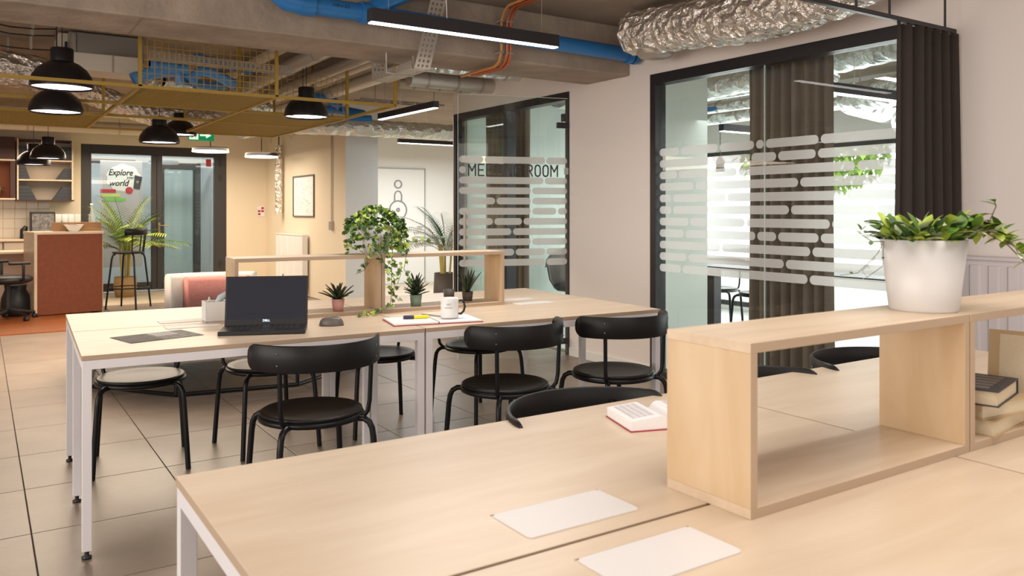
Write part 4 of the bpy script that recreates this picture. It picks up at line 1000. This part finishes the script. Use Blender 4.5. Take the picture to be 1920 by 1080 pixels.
# office chair
oc_ = thing('office_chair', 'black swivel office chair at the reception desk', 'chair', (.27, 10.95, 0), radians(-70))
MB().lathe([(0, .43), (.20, .43), (.25, .455), (.255, .49), (.22, .515), (0, .52)], 28).build('seat', 'laptop', oc_)
mb = MB(); vs = []; fs = []
for i in range(9):
    f_ = i/8; z = .52+.42*f_; y = -.26-.08*f_; hwid = .21-.03*abs(f_-.4)
    for j in range(7): q = j/6*2-1; vs.append((q*hwid, y+.07*q*q, z))
for i in range(8):
    for j in range(6): a = i*7+j; fs.append((a, a+1, a+8, a+7))
o = mb.add(vs, fs, True).build('backrest', 'laptop', oc_); so = o.modifiers.new('s', 'SOLIDIFY'); so.thickness = .03
MB().tube([(0, -.2, .46), (0, -.30, .48), (0, -.31, .58)], .02, 8).build('back_bar', 'black', oc_)
MB().tube([(0, 0, .10), (0, 0, .44)], .028, 12).build('gas_lift', 'black', oc_)
for k in range(5):
    a = 2*pi*k/5+.3; c, s_ = cos(a), sin(a)
    MB().tube([(0, 0, .12), (.15*c, .15*s_, .10), (.29*c, .29*s_, .075)], [.03, .022, .016], 8).build('base_arm', 'black', oc_)
    o = MB().lathe([(0, -.02), (.028, -.02), (.03, 0), (.028, .02), (0, .02)], 12).build('castor', 'black', oc_); o.matrix_local = Matrix.Translation((.29*c, .29*s_, .032)) @ Matrix.Rotation(a, 4, 'Z') @ Matrix.Rotation(pi/2, 4, 'X')
for sg in (-1, 1): MB().tube([(sg*.22, .05, .46), (sg*.29, .05, .48), (sg*.29, .05, .66), (sg*.29, .12, .67), (sg*.29, -.10, .67)], .016, 8).build('armrest', 'black', oc_)
t = thing('waste_bag', 'black bag slumped between the chair and the counter', 'bag', (.36, 11.35, 0))
MB().lathe([(0, 0), (.13, .0), (.16, .08), (.15, .22), (.11, .33), (.12, .38), (0, .36)], 14).build('bag_body', 'laptop', t)
# bar stool
bs = thing('bar_stool', 'black bar stool with a curved back beside the counter', 'stool', (1.62, 11.55, 0), radians(55))
MB().lathe([(0, .715), (.15, .72), (.19, .735), (.195, .725), (.19, .71), (0, .705)], 28).build('seat', 'chair_black', bs)
for a in (45, 135, 225, 315):
    c, s_ = cos(radians(a)), sin(radians(a)); MB().tube([(.16*c, .16*s_, .705), (.19*c, .19*s_, .69), (.205*c, .205*s_, .64), (.28*c, .28*s_, 0)], .012, 8).build('leg', 'chair_tube', bs)
MB().tube([(.245*cos(2*pi*i/24), .245*sin(2*pi*i/24), .27) for i in range(24)], .009, 6, closed=True).build('foot_ring', 'chair_tube', bs)
mb = MB(); vs = []; fs = []; n = 20
for i in range(n+1):
    a = radians(-90-75+150*i/n)
    for r in (.21, .225):
        for z in (.95, 1.035): vs.append((r*cos(a), r*sin(a), z))
for i in range(n):
    o = i*4; p = o+4; fs += [(o, o+1, p+1, p), (o+3, o+2, p+2, p+3), (o+1, o+3, p+3, p+1), (o+2, o, p, p+2)]
fs += [(0, 2, 3, 1), (n*4, n*4+1, n*4+3, n*4+2)]
mb.add(vs, fs, True).build('backrest', 'chair_black', bs)
for d_ in (-50, -17, 17, 50):
    a = radians(-90+d_); MB().tube([(.18*cos(a), .18*sin(a), .72), (.21*cos(a), .21*sin(a), .97)], .008, 6).build('back_post', 'chair_tube', bs)
# potted palms
def palm(lab, loc, H, nf, sc_, mats, potr=.16, poth=.30, potm='basket', L=(.7, 1.1), seed=2, z_stem=.75):
    rnd = random.Random(seed); t = thing('potted_palm', lab, 'plant', loc)
    p = MB().lathe([(0, 0), (potr*.8, 0), (potr, poth*.5), (potr*.92, poth), (potr*.88, poth), (potr*.85, poth-.03), (0, poth-.03)], 24).build('pot', potm, t)
    for k in range(7):
        a = rnd.uniform(0, 6.28); r = .05; MB().tube([(r*cos(a), r*sin(a), poth-.04), (r*1.6*cos(a), r*1.6*sin(a), z_stem)], .012, 6).build('stem', 'stem_yellow', t)
    for k in range(nf):
        a = 2.399*k+rnd.uniform(-.3, .3); el = radians(rnd.uniform(42, 88)); LL = rnd.uniform(*L)*sc_; d = Vector((cos(a), sin(a), 0)); mb = MB(); pts = []
        for i in range(13):
            q = i/12; pts.append(Vector((0, 0, z_stem-.15+rnd.uniform(0, .01)))+d*(LL*cos(el)*q+LL*.28*q*q)+Vector((0, 0, LL*sin(el)*q-LL*(.16+.62*cos(el))*q*q)))
        mb.tube(pts, .004, 5)
        for i in range(3, 13):
            for u_ in (0, .5):
                if i == 12 and u_: continue
                c = pts[i].lerp(pts[min(12, i+1)], u_); tdir = (pts[min(12, i+1)]-pts[i-1]).normalized(); sd = tdir.cross(Vector((0, 0, 1))).normalized()
                for sg in (-1, 1): leaf_into(mb, c, tdir*.7+sd*sg*1.0+Vector((0, 0, .05)), (0, 0, 1), .23*sc_*(1.15-abs(i/12-.45)), .017*sc_, .30, 3, .5, 0)
        mb.build('frond', rnd.choice(mats), t)
    return t
palm('bushy potted palm in a woven basket before the glass entrance', (1.78, 13.0, 0), 1.6, 34, 1.0, ('leaf', 'leaf', 'leaf_light', 'leaf_light', 'leaf_dark'), seed=4)
palm('potted palm standing in the hall at the end of the right wall', (4.80, 8.80, 0), 1.5, 28, .86, ('leaf_pale', 'leaf', 'leaf_pale'), .15, .5, 'pot_dark', seed=11, z_stem=.85)
# hanging banner
bn = thing('banner', 'grey banner reading Explore your world behind the entrance glass', 'banner', (1.63, 14.6, -.055)); bn.scale = (1.043, 1, 1.043)
B(0, .60, 0, .004, .38, 2.05).build('banner_sheet', 'banner', bn)
MB().prism([(.33+.24*cos(2*pi*i/28)*(1+.06*sin(i*2.1)), 1.78+.215*sin(2*pi*i/28)*(1+.05*cos(i*1.7))) for i in range(28)], (0, -.002, 0), (1, 0, 0), (0, 0, 1), (0, .002, 0)).build('speech_blob', 'banner_white', bn)
text('banner_lettering', 'Explore', .135, 'ink_black', bn, (.11, -.004, 1.82), (pi/2, 0, 0), .001, .002, sx=.82, shear=.3)
text('banner_lettering', 'your', .075, 'ink_black', bn, (.37, -.004, 1.765), (pi/2, 0, 0), .001, 0, sx=.8, shear=.35)
text('banner_lettering', 'world', .135, 'ink_black', bn, (.12, -.004, 1.655), (pi/2, 0, 0), .001, .002, sx=.85, shear=.3)
MB().prism([(.47, 1.62), (.56, 1.60), (.60, 1.80), (.49, 1.83)], (0, -.006, 0), (1, 0, 0), (0, 0, 1), (0, .004, 0)).build('printed_passport', 'cover_dark', bn)
MB().prism(circle(.022, 14, .53, 1.72), (0, -.008, 0), (1, 0, 0), (0, 0, 1), (0, .002, 0)).build('printed_emblem', 'brass', bn)
MB().prism(circle(.055, 20, .41, 1.585), (0, -.006, 0), (1, 0, 0), (0, 0, 1), (0, .004, 0)).build('red_badge', 'red', bn)
for a, m in (((.0, .22, 1.545, 1.60), 'red'), ((.02, .28, 1.48, 1.53), 'green2'), ((.06, .36, 1.415, 1.465), 'green')):
    B(a[0], a[1], -.004, 0, a[2], a[3]).build('colour_bar', m, bn)
# framed print, radiator, conduit, foil riser on the cream wall
t = thing('framed_print', 'framed map print on the cream wall', 'picture', (4.04, 11.33, 1.17))
for a in ((-.02, 0, 0, .93, 0, .02), (-.02, 0, 0, .93, .60, .62), (-.02, 0, 0, .02, .02, .60), (-.02, 0, .91, .93, .02, .60)): B(*a).build('frame_bar', 'mouse', t)
B(-.006, 0, .02, .91, .02, .60).build('print', 'paper', t)
mb = MB(); rr = random.Random(3)
for k in range(70):
    y = rr.uniform(.06, .8); z = rr.uniform(.06, .54); mb.box(-.0075, -.006, y, y+rr.uniform(.02, .08), z, z+.005)
tag(mb.build('printed_lines', 'ink_soft', t), kind='stuff')
radiator('flat white radiator on the cream wall below the framed print', (3.91, 11.55, 0), radians(90), 1.25, .80, .31, 'white', .10)
t = thing('wall_conduit', 'thin grey conduit ending in a switch box on the cream wall', 'conduit', (4.03, 10.60, 0)); MB().tube([(0, 0, 1.1), (0, 0, 2.6)], .006, 6).build('conduit_tube', 'steel', t); MB().tube([(0, .05, 1.1), (0, .05, 2.6)], .005, 6).build('conduit_tube', 'steel', t)
B(-.03, .01, -.03, .07, 1.0, 1.12).build('switch_box', 'steel', t, .003)
foil_duct('silver foil wrapped riser pipe on the cream wall', [(3.96, 12.75, 1.22), (3.96, 12.75, 1.8), (3.96, 12.75, 2.3)], .055, 'foil_riser', .004, 9, 'foil', cat='pipe')
t = thing('fire_notice', 'small red fire notice on the cream wall beside the radiator', 'sign', (3.95, 13.69, 1.17)); B(-.06, .06, 0, .006, 0, .17).build('notice_plate', 'paper', t); [B(-.05+(k%2)*.055, -.05+(k%2)*.055+.042, -.002, 0, .02+(k//2)*.05, .02+(k//2)*.05+.035).build('notice_print', 'red', t) for k in (0, 2, 3, 5)]
# kitchen wall
kt = struct(thing('wall_tiling', 'square cream tiles above the kitchen counter', None, (-.30, 13.7, .87)))
tl = None
for i in range(8):
    for j in range(4):
        if tl is None: tl = B(.002, .143, -.012, 0, .002, .138).build('tile', 'wall_tile', kt, .002); o = tl
        else: o = tl.copy(); C.objects.link(o); o.parent = kt
        o.location = (i*.145, 0, j*.14)
t = thing('kitchen_counter', 'pale kitchen worktop along the tiled wall', 'counter', (-1.6, 13.1, 0)); B(0, 2.55, 0, .58, .84, .87).build('worktop', 'wood_top', t, .002)
for k in range(4): B(.02+k*.62, .62+k*.62, .02, .04, .1, .83).build('cabinet_door', 'cab_wood', t, .003)
B(0.0, 2.5, .06, .56, .0, .84).build('carcass', 'cab_wood', t)
cb = thing('wall_cabinet', 'maroon wall cabinet with a rust coloured niche', 'cabinet', (-1.2, 13.35, 1.42))
B(0, 1.62, .30, .34, 0, .88).build('back_panel', 'cab_rust', cb); B(0, 1.62, 0, .30, .56, .88).build('upper_box', 'cab_dark', cb, .004); B(0, 1.62, -.005, .3, .545, .565).build('shelf_edge', 'wood_top', cb); B(0, 1.62, -.005, .3, 0, .02).build('bottom_board', 'wood_top', cb); B(1.56, 1.62, 0, .3, .02, .55).build('end_board', 'cab_dark', cb)
t = thing('potted_plant', 'small white pot with trailing leaves in the rust niche', 'plant', (.18, 13.5, 1.44)); MB().lathe([(0, 0), (.055, 0), (.07, .16), (.065, .16), (0, .15)], 20).build('pot', 'white', t)
mb = MB()
for k in range(26): mb_a = random.uniform(0, 6.28); leaf_into(mb, (.05*cos(mb_a), .05*sin(mb_a), .15), (cos(mb_a)*.8+.4, sin(mb_a)*.6, .3), (0, 0, 1), .09, .035, .5)
tag(mb.build('foliage', 'leaf', t), kind='stuff')
sh = thing('open_shelf_unit', 'open shelf unit with dark folders above the kitchen counter', 'shelf', (.44, 13.34, 1.42))
for nm, a, m in (('back_panel', (0, .70, .33, .35, 0, .86), 'cab_wood'), ('side_board', (0, .02, 0, .33, 0, .86), 'wood_top'), ('side_board', (.68, .70, 0, .33, 0, .86), 'wood_top'), ('top_board', (.02, .68, 0, .33, .84, .86), 'cab_dark'), ('bottom_board', (-.01, .71, -.004, .33, -.02, 0), 'cab_dark'), ('shelf_board', (.02, .68, 0, .33, .27, .29), 'wood_top'), ('shelf_board', (.02, .68, 0, .33, .55, .57), 'wood_top')):
    B(*a).build(nm, m, sh, .001)
def folders(lab, x, z, w0, w1, h, flip=1):
    t = thing('magazine_folders', lab, 'folders', (.44+x, 13.40, 1.42+z), 0, 'dark folders on the open shelves')
    for k in range(4):
        f0 = k/4; f1 = (k+1)/4-.01; wa = w0+(w1-w0)*(1-f0) if flip else w0; s_ = flip
        wt = w1+(w0-w1)*f0; wt2 = w1+(w0-w1)*f1
        pts = [(0, h*f0), (s_*wt, h*f0), (s_*wt2, h*f1), (0, h*f1)]
        MB().prism(pts, (0, 0, 0), (1, 0, 0), (0, 0, 1), (0, .2, 0)).build('folder', 'magazine', t)
folders('dark folders at the left of the top shelf', .022, .57, .12, .14, .20); folders('dark folders at the right of the top shelf', .678, .57, .13, .14, .20, -1)
folders('sloping dark folders at the left of the middle shelf', .022, .29, .08, .14, .20); folders('sloping dark folders at the right of the middle shelf', .678, .29, .08, .20, .17, -1)
folders('sloping dark folders at the left of the bottom shelf', .022, .0, .13, .22, .20); folders('stepped dark folders at the right of the bottom shelf', .678, .0, .11, .24, .19, -1)
t = thing('coffee_machine', 'dark coffee machine with a glazed front on the kitchen counter', 'coffee machine', (.60, 13.2, .87)); B(0, .30, 0, .35, 0, .38).build('machine_body', 'laptop', t, .006); B(.015, .285, -.006, 0, .06, .35).build('front_print', 'photo_grey', t); MB().tube([(-.08, .1, 0), (-.08, .1, .12), (-.05, .1, .18)], [.05, .045, .02], 12).build('jug', 'laptop', t)
t = thing('small_kettle', 'dark slim jug beside the coffee machine on the counter', 'jug', (.98, 13.25, .87)); MB().lathe([(0, 0), (.05, 0), (.05, .20), (.035, .24), (0, .25)], 16).build('jug_body', 'lamp_box', t)

# ================================================================= MEETING ROOM
mt = thing('high_table', 'long dark edged table inside the meeting room', 'table', (5.55, 2.4, 0)); B(0, .7, 0, 3.4, .735, .76).build('tabletop', 'lamp_box', mt, .002)
for y in (.3, 3.0): B(.3, .4, y, y+.1, 0, .735).build('leg', 'frame_dark', mt, .003)
for i, (x, y, rz, lab) in enumerate(((6.5, 5.95, 2.0, 'dark chair inside the meeting room, left of two seen past the pier'), (6.45, 5.35, 1.7, 'dark chair inside the meeting room, right of two seen past the pier'), (6.75, 3.6, 1.5, 'dark chair inside the meeting room behind the planter'))):
    dup(ch, (x, y, 0), rz, lab, 'dark chairs inside the meeting room')
tb = thing('lounge_chair', 'dark shell chair on wire legs inside the doorway', 'chair', (5.55, 7.15, 0), 2.4)
mb = MB(); vs = []; fs = []
for i in range(11):
    a = radians(-90-100+200*i/10); tt = abs(i/10-.5)*2; zt = .86-.22*tt*tt
    for z, r in ((.40, .22), (.5, .28), (.65, .31), (zt, .33)): vs.append((r*cos(a), r*sin(a), z))
for i in range(10):
    for j in range(3): a = i*4+j; fs.append((a, a+1, a+5, a+4))
o = mb.add(vs, fs, True).build('shell', 'mouse', tb); so = o.modifiers.new('s', 'SOLIDIFY'); so.thickness = .02
MB().lathe([(0, .38), (.22, .38), (.25, .42), (.22, .45), (0, .45)], 24).build('seat', 'laptop', tb)
for a in (45, 135, 225, 315): MB().tube([(.1*cos(radians(a)), .1*sin(radians(a)), .38), (.25*cos(radians(a)), .25*sin(radians(a)), 0)], .008, 6).build('leg', 'chair_tube', tb)
for i, (pts, r, lab) in enumerate((([(5.2, 1.5, 2.50), (5.6, 3.6, 2.46), (6.2, 6.9, 2.46)], .11, 'silver duct high inside the meeting room, upper one'), ([(6.0, 1.5, 2.30), (6.2, 3.6, 2.26), (6.5, 4.4, 2.26), (7.9, 4.9, 2.3)], .13, 'silver duct bending inside the meeting room'), ([(6.9, 1.5, 2.12), (6.9, 3.9, 2.10), (7.2, 4.3, 2.1), (7.9, 4.5, 2.12)], .13, 'silver duct elbow low inside the meeting room'), ([(5.2, 7.0, 2.5), (5.6, 7.2, 2.5), (6.3, 7.3, 2.5)], .13, 'round silver duct near the inner curtain'))):
    foil_duct(lab, pts, r, amp=.002, seed=20+i, m='foil_fine', grp=None)
for i, (x, z, r) in enumerate(((6.6, 2.50, .05), (6.9, 2.42, .06), (7.25, 2.36, .08))):
    pipe('silver insulated pipe inside the meeting room, %s from the glazing' % pos[i], (x, 4.6, z), (x, 7.69, z), r, 'foil_fine', grp='meeting room pipes')
t = thing('flow_label', 'blue arrow label on a meeting room pipe', 'label', (6.83, 6.4, 2.40)); MB().prism([(-.12, -.025), (.10, -.025), (.15, 0), (.10, .025), (-.12, .025)], (0, 0, 0), (0, -1, 0), (0, 0, 1), (-.004, 0, 0)).build('label_plate', 'blue', t)
for i, (x, y) in enumerate(((7.2, 6.55), (6.9, 3.35))):
    t = thing('spot_lamp', ('small dark spot lamp before the window past the pier', 'small dark spot lamp before the window near the dark curtain')[i], 'lamp', (x, y, 1.72))
    MB().lathe([(.05, 0), (.05, .12), (.02, .17), (0, .17)], 16).build('shade', 'door_frame', t); MB().tube([(0, 0, .17), (0, 0, 2.72-1.72)], .004, 6).build('cable', 'black', t)
    MB().lathe([(.046, .004), (0, .004)], 16).build('bulb_face', 'white', t)

# ================================================================= OUTSIDE
struct(B(8.2, 30, -8, 20, -.15, -.1).build('ground', 'ground'), 'pale pavement outside the windows')
def tree(lab, x, y, seed):
    rnd = random.Random(seed); t = thing('tree', lab, 'tree', (x, y, -.1), 0, 'leafy trees outside the windows'); MB().tube([(0, 0, 0), (.05, 0, 1.2), (0, 0, 2.2)], [.10, .08, .05], 10).build('trunk', 'bark', t); mb = MB()
    for k in range(3000):
        v = Vector((rnd.gauss(0, 1), rnd.gauss(0, 1), rnd.gauss(0, 1))).normalized()*rnd.uniform(.5, 1)**.5
        leaf_into(mb, (v.x*1.3, v.y*1.3, 2.6+v.z*1.0), (rnd.uniform(-1, 1), rnd.uniform(-1, 1), rnd.uniform(-1, .5)), (0, 0, 1), .17, .10, .2, 2)
    tag(mb.build('foliage', 'foliage', t), kind='stuff')
tree('leafy green tree outside the meeting room window, left one', 12.2, 9.0, 1); tree('leafy green tree outside the meeting room window, right one', 13.4, 6.2, 2)
